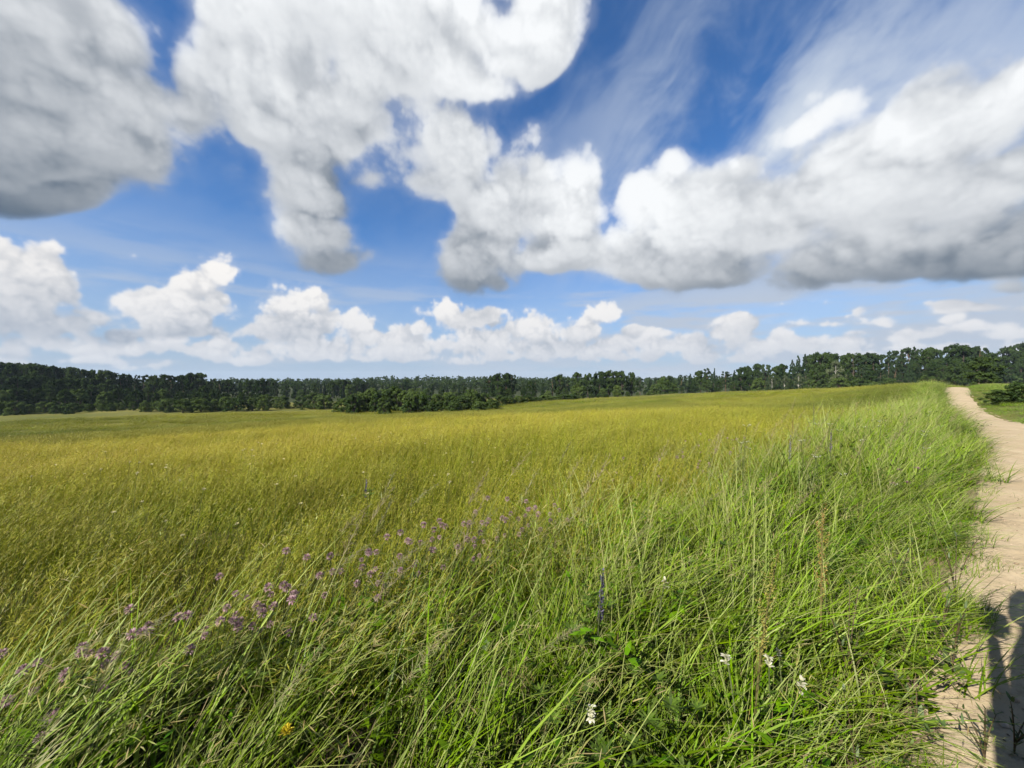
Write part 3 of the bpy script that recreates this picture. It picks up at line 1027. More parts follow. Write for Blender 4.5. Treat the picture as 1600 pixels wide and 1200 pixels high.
TREES = [
    (-257.4, 179.1, 20.0, 6.0, 'spruce', 'LW'), (-272.1, 192.7, 20.8, 12.1, 'broad', 'LW'), (-251.3, 181.1, 20.4, 11.2, 'broad', 'LW'),
    (-249.4, 183.0, 19.5, 11.7, 'broad', 'LW'), (-255.8, 192.2, 20.3, 9.0, 'pine', 'LW'), (-245.8, 187.0, 20.5, 14.4, 'broad', 'LW'),
    (-246.4, 193.0, 20.2, 14.0, 'broad', 'LW'), (-234.8, 187.1, 20.1, 12.0, 'broad', 'LW'), (-228.8, 185.2, 19.8, 14.1, 'broad', 'LW'),
    (-231.9, 192.4, 19.5, 13.9, 'broad', 'LW'), (-220.0, 185.2, 18.9, 6.9, 'spruce', 'LW'), (-228.5, 196.3, 18.6, 12.7, 'broad', 'LW'),
    (-219.1, 191.9, 18.1, 10.8, 'broad', 'LW'), (-207.1, 184.6, 17.0, 7.7, 'pine', 'LW'), (-206.7, 188.3, 16.5, 11.6, 'broad', 'LW'),
    (-200.5, 188.9, 16.2, 11.3, 'broad', 'LW'), (-203.2, 194.0, 16.3, 9.0, 'broad', 'LW'), (-194.5, 190.7, 14.7, 6.4, 'pine', 'LW'),
    (-200.6, 199.7, 14.7, 8.4, 'broad', 'LW'), (-182.9, 186.7, 14.1, 5.0, 'spruce', 'LW'), (-191.3, 199.4, 14.3, 6.9, 'pine', 'LW'),
    (-180.2, 193.3, 13.9, 8.1, 'broad', 'LW'), (-175.3, 194.0, 14.2, 8.4, 'broad', 'LW'), (-170.0, 191.3, 14.4, 5.6, 'pine', 'LW'),
    (-169.2, 196.9, 14.3, 9.4, 'broad', 'LW'), (-163.9, 196.3, 15.4, 9.5, 'broad', 'LW'), (-164.9, 203.9, 15.5, 10.5, 'broad', 'LW'),
    (-154.3, 197.9, 12.6, 5.1, 'pine', 'LW'), (-155.0, 203.5, 11.9, 4.4, 'pine', 'LW'), (-152.1, 205.8, 12.0, 8.3, 'broad', 'LW'),
    (-140.5, 198.5, 12.1, 3.6, 'spruce', 'LW'), (-141.0, 205.4, 12.2, 7.5, 'broad', 'LW'), (-127.9, 195.5, 12.5, 8.2, 'broad', 'LW'),
    (-233.3, 163.5, 15.2, 10.6, 'broad', 'LW'), (-230.1, 162.9, 13.4, 8.7, 'broad', 'LW'), (-227.2, 164.3, 15.3, 9.1, 'broad', 'LW'),
    (-227.5, 167.2, 14.1, 8.4, 'broad', 'LW'), (-222.7, 167.7, 13.9, 7.8, 'broad', 'LW'), (-206.7, 160.4, 13.4, 8.3, 'broad', 'LW'),
    (-206.4, 164.4, 13.5, 8.3, 'broad', 'LW'), (-207.6, 168.0, 13.9, 9.6, 'broad', 'LW'), (-187.9, 157.1, 12.9, 7.0, 'broad', 'LW'),
    (-192.7, 163.8, 11.8, 7.2, 'broad', 'LW'), (-185.1, 160.2, 13.1, 8.6, 'broad', 'LW'), (-191.4, 170.3, 12.3, 8.6, 'broad', 'LW'),
    (-182.3, 166.8, 9.8, 5.6, 'broad', 'LW'), (-178.2, 167.9, 10.2, 6.7, 'broad', 'LW'), (-177.6, 172.1, 9.7, 6.2, 'broad', 'LW'),
    (-161.1, 161.3, 8.2, 4.9, 'broad', 'LW'), (-168.7, 172.2, 7.3, 4.6, 'broad', 'LW'), (-157.2, 165.7, 8.7, 5.5, 'broad', 'LW'),
    (-155.1, 171.6, 8.4, 4.8, 'broad', 'LW'), (-144.4, 164.8, 8.7, 4.1, 'pine', 'LW'), (-141.6, 165.2, 8.7, 3.5, 'pine', 'LW'),
    (-145.8, 176.1, 7.9, 4.7, 'broad', 'LW'), (-133.2, 166.4, 9.0, 6.0, 'broad', 'LW'), (-136.5, 176.4, 7.7, 5.4, 'broad', 'LW'),
    (-125.6, 172.2, 6.5, 3.1, 'pine', 'LW'), (-122.0, 173.2, 5.2, 3.0, 'broad', 'LW'), (-121.2, 177.8, 5.6, 3.4, 'broad', 'LW'),
    (-208.1, 145.4, 9.7, 8.9, 'willow', 'LW2'), (-199.7, 141.1, 8.8, 5.2, 'broad', 'LW2'), (-197.4, 144.9, 9.5, 10.1, 'willow', 'LW2'),
    (-192.9, 146.5, 8.6, 8.4, 'willow', 'LW2'), (-180.9, 140.2, 8.9, 5.6, 'broad', 'LW2'), (-190.0, 148.8, 8.4, 5.3, 'broad', 'LW2'),
    (-178.0, 143.6, 9.0, 4.9, 'broad', 'LW2'), (-181.3, 150.5, 8.9, 5.0, 'broad', 'LW2'), (-162.8, 139.7, 8.2, 5.4, 'broad', 'LW2'),
    (-171.3, 151.4, 8.8, 9.8, 'willow', 'LW2'), (-158.0, 144.1, 8.0, 4.5, 'broad', 'LW2'), (-152.2, 144.0, 7.2, 8.0, 'willow', 'LW2'),
    (-154.4, 150.3, 8.1, 5.3, 'broad', 'LW2'), (-147.3, 148.3, 5.9, 4.0, 'broad', 'LW2'), (-141.8, 145.0, 6.9, 4.5, 'broad', 'LW2'),
    (-135.3, 145.7, 6.2, 3.6, 'broad', 'LW2'), (-138.0, 151.5, 7.4, 6.7, 'willow', 'LW2'), (-129.9, 150.3, 6.6, 4.2, 'broad', 'LW2'),
    (-125.9, 152.4, 6.3, 4.1, 'broad', 'LW2'), (-114.6, 143.1, 6.2, 4.1, 'broad', 'LW2'), (-118.4, 151.7, 6.7, 4.1, 'broad', 'LW2'),
    (-111.0, 148.2, 6.1, 4.1, 'broad', 'LW2'), (-106.9, 151.8, 6.3, 3.6, 'broad', 'LW2'), (-103.1, 155.0, 5.4, 3.2, 'broad', 'LW2'),
    (-190.8, 135.5, 4.8, 4.5, 'willow', 'LS'), (-179.6, 128.9, 4.7, 5.0, 'willow', 'LS'), (-175.0, 129.9, 4.8, 7.3, 'bush', 'LS'),
    (-177.3, 133.7, 4.5, 6.4, 'bush', 'LS'), (-167.4, 129.4, 5.0, 6.1, 'bush', 'LS'), (-168.5, 133.8, 3.3, 4.2, 'bush', 'LS'),
    (-168.9, 138.8, 4.2, 6.2, 'bush', 'LS'), (-160.5, 135.0, 3.2, 4.1, 'bush', 'LS'), (-152.1, 133.0, 4.0, 6.1, 'bush', 'LS'),
    (-154.6, 140.1, 3.0, 4.3, 'bush', 'LS'), (-146.7, 137.2, 2.9, 2.7, 'willow', 'LS'), (-142.3, 136.2, 3.2, 3.2, 'willow', 'LS'),
    (-144.0, 140.7, 3.1, 3.9, 'bush', 'LS'), (-136.1, 137.9, 3.4, 3.3, 'willow', 'LS'), (-128.0, 134.0, 4.2, 3.7, 'willow', 'LS'),
    (-128.9, 139.4, 3.7, 4.2, 'willow', 'LS'), (-121.7, 135.6, 4.9, 7.6, 'bush', 'LS'), (-113.8, 132.7, 5.0, 6.2, 'bush', 'LS'),
    (-116.2, 141.1, 5.0, 5.2, 'willow', 'LS'), (-109.5, 135.1, 4.9, 6.7, 'bush', 'LS'), (-108.4, 140.3, 4.4, 5.8, 'bush', 'LS'),
    (-104.9, 140.9, 5.4, 6.7, 'bush', 'LS'), (-99.0, 137.9, 5.1, 7.7, 'bush', 'LS'), (-95.5, 141.2, 5.0, 4.8, 'willow', 'LS'),
    (-91.6, 141.3, 4.7, 4.8, 'willow', 'LS'), (-170.6, 257.6, 9.9, 4.8, 'pine', 'FM'), (-165.5, 257.2, 10.4, 4.0, 'spruce', 'FM'),
    (-166.0, 262.3, 11.6, 5.0, 'pine', 'FM'), (-157.9, 255.2, 10.7, 6.4, 'broad', 'FM'), (-156.7, 263.9, 7.9, 5.5, 'broad', 'FM'),
    (-151.6, 258.2, 8.4, 4.7, 'broad', 'FM'), (-142.9, 251.9, 9.6, 3.7, 'spruce', 'FM'), (-147.5, 265.2, 9.6, 2.9, 'spruce', 'FM'),
    (-137.7, 255.2, 10.5, 3.6, 'spruce', 'FM'), (-132.5, 250.9, 8.6, 2.6, 'spruce', 'FM'), (-127.9, 249.1, 10.4, 6.2, 'broad', 'FM'),
    (-129.1, 259.3, 9.3, 3.3, 'spruce', 'FM'), (-123.5, 253.0, 10.7, 3.6, 'spruce', 'FM'), (-124.0, 263.2, 11.2, 7.9, 'broad', 'FM'),
    (-120.9, 268.4, 11.6, 7.4, 'broad', 'FM'), (-110.4, 252.0, 11.8, 8.3, 'broad', 'FM'), (-108.3, 254.5, 10.7, 7.5, 'broad', 'FM'),
    (-104.9, 259.5, 12.5, 8.2, 'broad', 'FM'), (-103.1, 265.2, 9.8, 6.4, 'broad', 'FM'), (-102.0, 269.1, 10.4, 7.2, 'broad', 'FM'),
    (-95.2, 260.6, 10.8, 5.1, 'pine', 'FM'), (-90.3, 257.3, 8.5, 2.8, 'spruce', 'FM'), (-84.7, 251.4, 9.8, 3.3, 'spruce', 'FM'),
    (-86.5, 263.9, 6.7, 2.2, 'spruce', 'FM'), (-77.2, 249.9, 9.7, 5.5, 'broad', 'FM'), (-76.9, 257.4, 9.2, 5.6, 'broad', 'FM'),
    (-72.4, 254.7, 10.7, 3.3, 'spruce', 'FM'), (-71.1, 259.6, 11.7, 7.0, 'broad', 'FM'), (-64.9, 259.0, 7.1, 2.2, 'spruce', 'FM'),
    (-63.1, 271.5, 9.1, 3.3, 'spruce', 'FM'), (-57.4, 264.2, 7.7, 3.1, 'pine', 'FM'), (-56.1, 269.8, 8.4, 3.0, 'spruce', 'FM'),
    (-49.6, 262.5, 7.5, 3.1, 'pine', 'FM'), (-44.4, 262.3, 9.0, 3.0, 'spruce', 'FM'), (-38.6, 256.3, 9.4, 5.7, 'broad', 'FM'),
    (-36.3, 264.2, 9.4, 3.3, 'spruce', 'FM'), (-32.9, 260.7, 10.8, 4.4, 'pine', 'FM'), (-29.2, 269.4, 10.2, 3.3, 'spruce', 'FM'),
    (-26.0, 266.7, 7.5, 3.5, 'pine', 'FM'), (-20.7, 265.3, 9.1, 4.2, 'pine', 'FM'), (-17.3, 271.1, 12.6, 7.3, 'broad', 'FM'),
    (-12.1, 254.4, 13.6, 4.4, 'spruce', 'FM'), (-9.5, 266.9, 12.4, 4.9, 'pine', 'FM'), (-3.6, 258.2, 13.0, 4.2, 'spruce', 'FM'),
    (-156.9, 236.7, 8.3, 3.0, 'spruce', 'FM'), (-144.6, 227.9, 8.4, 5.6, 'broad', 'FM'), (-139.3, 227.1, 6.9, 2.6, 'pine', 'FM'),
    (-142.5, 241.0, 5.3, 3.7, 'broad', 'FM'), (-135.8, 239.0, 4.9, 2.8, 'broad', 'FM'), (-128.5, 233.9, 6.4, 6.6, 'willow', 'FM'),
    (-121.7, 229.2, 6.2, 3.6, 'broad', 'FM'), (-121.7, 237.5, 5.7, 4.0, 'broad', 'FM'), (-112.2, 232.0, 5.5, 2.4, 'pine', 'FM'),
    (-113.0, 241.5, 8.6, 5.4, 'broad', 'FM'), (-99.2, 225.3, 9.0, 3.4, 'spruce', 'FM'), (-101.8, 240.7, 9.3, 8.2, 'willow', 'FM'),
    (-91.2, 228.7, 5.0, 5.2, 'willow', 'FM'), (-89.2, 240.0, 6.5, 7.1, 'willow', 'FM'), (-83.7, 230.1, 7.4, 8.3, 'willow', 'FM'),
    (-81.7, 241.7, 6.5, 6.2, 'willow', 'FM'), (-75.4, 240.9, 5.9, 6.0, 'willow', 'FM'), (-72.1, 239.3, 4.7, 4.7, 'willow', 'FM'),
    (-61.9, 228.7, 6.6, 2.4, 'spruce', 'FM'), (-59.5, 227.4, 7.4, 7.3, 'willow', 'FM'), (-58.4, 239.3, 7.1, 7.3, 'willow', 'FM'),
    (-52.4, 236.4, 6.9, 7.3, 'willow', 'FM'), (-47.1, 228.9, 5.4, 2.4, 'pine', 'FM'), (-43.1, 234.5, 6.8, 4.6, 'broad', 'FM'),
    (-39.0, 235.0, 6.9, 2.3, 'spruce', 'FM'), (-33.6, 231.2, 4.7, 5.1, 'willow', 'FM'), (-29.4, 235.7, 7.6, 5.2, 'broad', 'FM'),
    (-26.8, 246.5, 4.0, 1.9, 'pine', 'FM'), (-20.6, 234.5, 5.7, 2.8, 'pine', 'FM'), (-17.9, 238.9, 5.1, 3.6, 'broad', 'FM'),
    (-12.7, 238.3, 7.3, 4.7, 'broad', 'FM'), (-7.1, 243.6, 10.6, 10.3, 'willow', 'FM'), (-3.5, 231.2, 10.6, 4.4, 'pine', 'FM'),
    (-0.0, 241.3, 8.7, 5.3, 'broad', 'FM'), (-99.5, 155, 5.7, 8.8, 'bush', 'FB'), (-90.0, 150, 5.4, 7.2, 'bush', 'FB'),
    (-77.0, 150, 6.7, 9.0, 'bush', 'FB'), (-71.1, 146, 5.9, 8.4, 'bush', 'FB'), (-83.6, 152, 4.5, 6.2, 'bush', 'FB'),
    (-44.6, 101.5, 4.3, 6.0, 'bush', 'WI'), (-40.2, 97.3, 5.4, 4.6, 'bush', 'WI'), (-38.6, 100.6, 5.8, 6.4, 'bush', 'WI'),
    (-35.0, 99.1, 5.6, 4.5, 'bush', 'WI'), (-32.1, 99.2, 6.3, 5.7, 'bush', 'WI'), (-29.2, 99.6, 6.3, 5.5, 'bush', 'WI'),
    (-24.8, 94.7, 5.4, 6.3, 'bush', 'WI'), (-22.9, 99.4, 4.6, 5.5, 'bush', 'WI'), (-19.7, 100.1, 4.6, 4.9, 'bush', 'WI'),
    (-16.4, 100.2, 4.4, 5.6, 'bush', 'WI'), (-12.6, 96.6, 4.3, 6.0, 'bush', 'WI'), (-10.0, 100.2, 5.2, 5.6, 'bush', 'WI'),
    (-7.4, 103.6, 4.5, 4.8, 'bush', 'WI'), (-5.1, 98.1, 2.8, 5.1, 'bush', 'WI'), (-40.7, 110, 6.3, 6.2, 'willow', 'WI'),
    (-33.9, 110, 7.2, 6.2, 'willow', 'WI'), (-26.6, 110, 5.1, 6.2, 'willow', 'WI'), (-18.3, 110, 4.6, 6.2, 'willow', 'WI'),
    (-11.9, 110, 5.3, 6.2, 'willow', 'WI'), (-30.3, 91, 3.4, 4.0, 'bush', 'WI'), (-24.3, 91, 3.3, 4.3, 'bush', 'WI'),
    (-19.0, 91, 3.1, 5.0, 'bush', 'WI'), (-13.7, 91, 2.9, 5.0, 'bush', 'WI'), (-7.9, 91, 2.7, 4.3, 'bush', 'WI'), (-3.3, 110.0, 3.2, 4.3, 'bush', 'WI'),
    (-0.8, 112.6, 2.6, 4.5, 'bush', 'WI'), (1.9, 115.2, 2.6, 4.8, 'bush', 'WI'), (4.7, 117.8, 2.4, 4.6, 'bush', 'WI'),
    (7.6, 120.4, 1.6, 5.3, 'bush', 'WI'), (10.7, 123.0, 2.2, 5.5, 'bush', 'WI'), (13.8, 125.6, 1.7, 5.8, 'bush', 'WI'),
    (17.1, 128.2, 2.4, 6.8, 'bush', 'WI'), (20.5, 130.8, 2.4, 5.5, 'bush', 'WI'), (-11.2, 185.6, 13.1, 5.0, 'pine', 'RM'),
    (-6.8, 177.5, 13.3, 8.4, 'broad', 'RM'), (-2.9, 185.3, 13.7, 7.9, 'broad', 'RM'), (-0.0, 188.7, 13.6, 5.7, 'pine', 'RM'),
    (5.2, 188.6, 9.5, 4.5, 'pine', 'RM'), (9.0, 183.2, 9.6, 5.5, 'broad', 'RM'), (11.5, 188.9, 10.0, 4.3, 'pine', 'RM'),
    (14.7, 183.9, 9.8, 3.2, 'spruce', 'RM'), (19.8, 188.8, 11.0, 4.8, 'pine', 'RM'), (23.4, 188.6, 12.2, 6.9, 'broad', 'RM'),
    (26.9, 187.5, 10.5, 3.9, 'pine', 'RM'), (31.2, 183.5, 12.3, 7.8, 'broad', 'RM'), (38.5, 194.3, 12.4, 6.9, 'broad', 'RM'),
    (41.7, 190.2, 12.9, 4.7, 'spruce', 'RM'), (43.4, 188.8, 12.7, 8.6, 'broad', 'RM'), (47.3, 188.6, 12.9, 7.5, 'broad', 'RM'),
    (51.3, 190.2, 12.5, 7.9, 'broad', 'RM'), (53.7, 188.1, 12.5, 7.3, 'broad', 'RM'), (59.6, 191.0, 12.0, 6.8, 'broad', 'RM'),
    (-5.2, 170.9, 6.6, 4.1, 'broad', 'RM2'), (-1.3, 164.6, 5.6, 3.6, 'broad', 'RM2'), (5.0, 164.2, 5.4, 3.2, 'broad', 'RM2'),
    (9.8, 169.8, 4.0, 2.4, 'broad', 'RM2'), (16.0, 169.6, 4.6, 4.6, 'willow', 'RM2'), (20.5, 169.8, 5.2, 3.6, 'broad', 'RM2'),
    (23.3, 165.7, 4.8, 3.0, 'broad', 'RM2'), (28.7, 165.4, 4.2, 4.3, 'willow', 'RM2'), (36.1, 176.0, 3.2, 1.9, 'broad', 'RM2'),
    (41.1, 172.8, 4.1, 4.4, 'willow', 'RM2'), (47.8, 174.3, 4.3, 3.9, 'willow', 'RM2'), (50.7, 167.6, 2.3, 1.3, 'broad', 'RM2'),
    (27.2, 160, 7.1, 6.8, 'willow', 'RL'), (44.0, 160, 5.1, 4.6, 'willow', 'RL'), (27.6, 158, 5.0, 5.6, 'willow', 'RL'),
    (-3.5, 154.5, 0.8, 1.1, 'bush', 'RH'), (1.3, 150.1, 0.8, 1.2, 'bush', 'RH'), (5.7, 156.7, 1.2, 1.4, 'bush', 'RH'),
    (9.9, 157.1, 1.2, 1.5, 'bush', 'RH'), (12.6, 152.2, 2.1, 2.8, 'bush', 'RH'), (19.4, 159.3, 2.1, 3.1, 'bush', 'RH'),
    (24.2, 157.2, 2.1, 2.9, 'bush', 'RH'), (29.9, 165.4, 2.4, 3.5, 'bush', 'RH'), (33.3, 161.1, 2.0, 2.7, 'bush', 'RH'),
    (37.7, 166.6, 2.0, 2.6, 'bush', 'RH'), (40.0, 163.7, 2.0, 2.7, 'bush', 'RH'), (44.9, 166.3, 2.1, 2.6, 'bush', 'RH'),
    (48.5, 159.9, 2.0, 2.4, 'bush', 'RH'), (56.6, 172.7, 1.7, 2.0, 'bush', 'RH'), (59.1, 167.1, 1.4, 2.0, 'bush', 'RH'),
    (62.9, 163.1, 0.8, 1.2, 'bush', 'RH'), (73.5, 177.2, 1.6, 2.5, 'bush', 'RH'), (68.5, 185, 5.5, 6.0, 'willow', 'RL'),
    (73.1, 185, 8.5, 9.6, 'willow', 'RL'), (77.1, 185, 6.1, 6.7, 'willow', 'RL'), (70.9, 212.5, 9.8, 4.2, 'pine', 'RW'),
    (75.6, 210.9, 9.6, 3.5, 'spruce', 'RW'), (78.2, 207.6, 9.4, 3.6, 'pine', 'RW'), (79.7, 200.1, 9.5, 3.2, 'spruce', 'RW'),
    (85.7, 208.6, 10.0, 6.3, 'broad', 'RW'), (87.7, 198.2, 9.9, 4.7, 'pine', 'RW'), (94.4, 203.2, 10.9, 4.2, 'spruce', 'RW'),
    (100.9, 205.7, 12.4, 8.1, 'broad', 'RW'), (100.0, 197.0, 13.0, 5.0, 'pine', 'RW'), (110.5, 209.8, 13.9, 4.2, 'spruce', 'RW'),
    (112.6, 202.3, 11.8, 5.4, 'pine', 'RW'), (115.5, 199.6, 11.9, 4.4, 'spruce', 'RW'), (116.8, 195.3, 12.8, 8.3, 'broad', 'RW'),
    (122.7, 200.9, 13.8, 8.2, 'broad', 'RW'), (133.5, 208.0, 15.1, 10.0, 'broad', 'RW'), (133.4, 201.6, 14.6, 6.8, 'pine', 'RW'),
    (64.3, 185.6, 2.8, 1.9, 'broad', 'RW'), (75.1, 190.7, 1.8, 1.0, 'broad', 'RW'), (80.9, 192.5, 4.4, 4.3, 'willow', 'RW'),
    (85.2, 192.2, 3.5, 2.3, 'broad', 'RW'), (86.2, 182.0, 5.7, 3.6, 'broad', 'RW'), (99.1, 194.8, 6.9, 4.7, 'broad', 'RW'),
    (101.4, 188.2, 6.5, 4.3, 'broad', 'RW'), (112.9, 195.2, 6.0, 4.2, 'broad', 'RW'), (118.0, 190.7, 8.6, 5.0, 'broad', 'RW'),
    (117.4, 182.5, 7.3, 8.0, 'willow', 'RW'), (123.8, 184.9, 13.5, 4.3, 'spruce', 'RF'), (131.0, 189.3, 13.2, 7.8, 'broad', 'RF'),
    (131.9, 187.2, 13.8, 7.7, 'broad', 'RF'), (133.6, 183.0, 15.7, 6.0, 'spruce', 'RF'), (139.4, 187.1, 18.0, 5.7, 'spruce', 'RF'),
    (147.1, 192.9, 18.9, 5.9, 'spruce', 'RF'), (151.9, 194.1, 18.3, 11.6, 'broad', 'RF'), (151.2, 188.7, 18.5, 11.0, 'broad', 'RF'),
    (151.6, 186.3, 18.2, 10.6, 'broad', 'RF'), (151.4, 180.5, 17.4, 10.0, 'broad', 'RF'), (162.2, 191.2, 17.9, 8.4, 'pine', 'RF'),
    (167.1, 191.3, 17.9, 7.3, 'pine', 'RF'), (164.3, 185.3, 17.5, 11.9, 'broad', 'RF'), (169.3, 187.0, 17.5, 6.6, 'pine', 'RF'),
    (166.1, 180.0, 17.4, 7.9, 'pine', 'RF'), (167.4, 178.3, 16.4, 10.3, 'broad', 'RF'), (173.4, 181.0, 16.5, 6.4, 'pine', 'RF'),
    (176.2, 179.7, 17.5, 6.0, 'spruce', 'RF'), (185.7, 185.5, 18.3, 8.5, 'pine', 'RF'), (186.7, 184.2, 18.2, 6.0, 'spruce', 'RF'),
    (192.8, 186.8, 19.6, 8.2, 'pine', 'RF'), (185.9, 177.6, 18.9, 6.9, 'spruce', 'RF'), (187.7, 174.1, 17.3, 10.1, 'broad', 'RF'),
    (196.8, 180.5, 18.3, 11.0, 'broad', 'RF'), (191.5, 171.5, 16.1, 6.0, 'spruce', 'RF'), (200.1, 176.6, 16.8, 6.2, 'spruce', 'RF'),
    (207.0, 179.3, 19.4, 13.7, 'broad', 'RF'), (203.5, 173.4, 18.5, 12.0, 'broad', 'RF'), (213.3, 180.9, 19.1, 8.4, 'pine', 'RF'),
    (217.2, 180.9, 18.6, 10.9, 'broad', 'RF'), (206.5, 169.8, 17.9, 6.9, 'pine', 'RF'), (220.0, 177.6, 15.7, 10.0, 'broad', 'RF'),
    (108.7, 162.5, 5.7, 2.1, 'spruce', 'RF'), (116.4, 165.1, 4.7, 1.6, 'spruce', 'RF'), (120.9, 167.1, 5.6, 3.1, 'broad', 'RF'),
    (126.5, 164.8, 10.8, 3.5, 'spruce', 'RF'), (124.8, 158.6, 9.5, 5.4, 'broad', 'RF'), (130.5, 161.1, 8.2, 5.3, 'broad', 'RF'),
    (134.1, 157.9, 9.1, 5.6, 'broad', 'RF'), (137.3, 157.6, 8.4, 5.0, 'broad', 'RF'), (145.3, 159.6, 10.3, 4.1, 'pine', 'RF'),
    (142.5, 152.6, 8.2, 5.2, 'broad', 'RF'), (149.7, 156.0, 8.6, 3.4, 'pine', 'RF'), (152.7, 152.6, 10.8, 4.2, 'pine', 'RF'),
    (159.7, 154.0, 12.3, 4.4, 'spruce', 'RF'), (161.6, 152.5, 11.0, 3.4, 'spruce', 'RF'), (174.4, 158.6, 9.6, 6.1, 'broad', 'RF'),
    (175.1, 155.9, 8.9, 5.5, 'broad', 'RF'), (170.0, 147.3, 10.2, 6.7, 'broad', 'RF'), (182.8, 154.1, 10.4, 7.4, 'broad', 'RF'),
    (175.5, 145.3, 8.2, 3.7, 'pine', 'RF'), (185.9, 151.0, 7.4, 2.9, 'pine', 'RF'), (110.5, 142.3, 4.2, 4.4, 'willow', 'RB'),
    (112.8, 138.1, 2.6, 3.9, 'bush', 'RB'), (114.0, 133.7, 5.0, 7.0, 'bush', 'RB'), (120.6, 136.9, 4.0, 5.4, 'bush', 'RB'),
    (126.4, 139.6, 4.8, 7.5, 'bush', 'RB'), (130.7, 141.5, 4.2, 5.8, 'bush', 'RB'), (125.3, 133.2, 3.7, 3.7, 'willow', 'RB'),
    (131.6, 134.2, 4.5, 6.4, 'bush', 'RB'), (126.5, 150, 12.0, 7.5, 'birch', 'PALE'), (101.5, 150, 5.9, 4.5, 'birch', 'WB'),
    (106.5, 150, 6.2, 4.5, 'birch', 'WB'), (112.0, 150, 6.7, 4.5, 'birch', 'WB'), (115.7, 150, 5.2, 4.5, 'birch', 'WB'),
    (308.2, 248.2, 18.7, 11.1, 'broad', 'FR'), (307.9, 243.3, 19.1, 8.2, 'pine', 'FR'), (308.2, 238.1, 22.7, 14.7, 'broad', 'FR'),
    (319.6, 240.6, 25.9, 10.4, 'pine', 'FR'), (321.4, 238.5, 25.5, 15.4, 'broad', 'FR'), (333.6, 242.7, 25.4, 16.0, 'broad', 'FR'),
    (337.0, 240.6, 25.5, 17.2, 'broad', 'FR'), (338.6, 237.9, 25.2, 9.7, 'pine', 'FR'), (351.5, 244.1, 25.8, 17.1, 'broad', 'FR'),
    (346.5, 236.4, 26.2, 15.3, 'broad', 'FR'), (271.3, 218.8, 9.4, 5.6, 'broad', 'FR'), (271.1, 210.6, 12.3, 7.6, 'broad', 'FR'),
    (282.6, 213.0, 14.9, 8.1, 'broad', 'FR'), (281.2, 206.0, 12.7, 8.3, 'broad', 'FR'), (298.7, 213.8, 15.2, 10.5, 'broad', 'FR'),
    (293.1, 203.5, 15.6, 10.4, 'broad', 'FR'), (78.7, 64, 4.8, 4.9, 'broad', 'ROADTREE'), (121.0, 112, 4.0, 4.5, 'bush', 'ROUNDBUSH'),
    (72.2, 60, 0.8, 1.4, 'bush', 'SMALLBUSH'), (39.4, 31, 1.3, 2.0, 'bush', 'DARKBUSH'), (39.6, 30, 1.8, 2.4, 'bush', 'DARKBUSH2'),
    (41.5, 30, 1.7, 2.4, 'bush', 'DARKBUSH3'), 
]

def tree_labels():
    """say which one: where in its wood, and how tall for its kind"""
    by = {}
    for i, (x, y, h, wd, kind, place) in enumerate(TREES):
        by.setdefault(place, []).append((math.atan2(x, y), h, y, i))
    out = {}
    ends = ('far left', 'left of middle', 'middle', 'right of middle', 'far right')
    for place, L in by.items():
        if place in SINGLE:
            out[L[0][3]] = SINGLE[place]
            continue
        lo, hi = min(l[0] for l in L), max(l[0] for l in L)
        med = sorted(l[1] for l in L)[len(L) // 2]
        for b, h, y, i in L:
            kind = TREES[i][4]
            size = 'taller ' if h > med * 1.1 else ('lower ' if h < med * 0.9 else '')
            out[i] = size + LOOK[kind] + ' ' + PLACE[place][0] + ', ' + ends[min(4, int(5 * (b - lo) / (hi - lo + 1e-6)))]
    return out


TREE_LABEL = tree_labels()
_rt = random.Random(21)
for i_, (x, y, h, wd, kind, place) in enumerate(TREES):
    v = _rt.randrange(4)
    cm, tm = PROTO[kind][v]
    root = bpy.data.objects.new(NAME[kind], None)
    root.empty_display_size = 0.5
    root.location = (x, y, float(land(x, y)) - 0.05)
    root.rotation_euler = (0, 0, _rt.uniform(0, 6.28))
    link(root)
    cr = link(bpy.data.objects.new("crown", cm), root)
    cr.scale = (wd, wd, h)
    tr = link(bpy.data.objects.new("trunk", tm), root)
    tr.scale = (h, h, h)
    cat = 'bush' if kind in ('bush', 'willow') else 'tree'
    if place in SINGLE:
        tag(root, TREE_LABEL[i_], cat)
    else:
        tag(root, TREE_LABEL[i_], cat, PLACE[place][1])


def build_distant_wood():
    """wooded hills behind everything else, too far off to tell the trees apart"""
    rng = np.random.default_rng(5)
    n = 2600
    a = np.radians(rng.uniform(-58, 62, n))
    r = rng.uniform(330, 900, n)
    x, y = r * np.sin(a), r * np.cos(a)
    t, u = to_tu(x, y)
    z = land(x, y)
    h = rng.uniform(4, 11, n)
    C = np.repeat(np.stack([x, y, z], 1), 7, axis=0)
    H = np.repeat(h, 7)
    C[:, 0] += rng.normal(size=len(C)) * H * 0.16
    C[:, 1] += rng.normal(size=len(C)) * H * 0.16
    C[:, 2] += H * rng.uniform(0.15, 0.95, len(C))
    V, Q, var = leaf_cloud(C, H * 0.16, 14, 0.9, rng, 0.9)
    me = mesh_np("distant_wood", V, Q)
    at = me.attributes.new('leafvar', 'FLOAT', 'POINT')
    at.data.foreach_set('value', var.astype(np.float32))
    me.materials.append(LEAF['broad'])
    tag(link(bpy.data.objects.new("distant_wood", me)), "hazy woods on the low hills along the horizon", "wood", kind="stuff")


build_distant_wood()

# ------------------------------------------------------------------ grass
WIND = R(75)                    # bearing the grass leans to


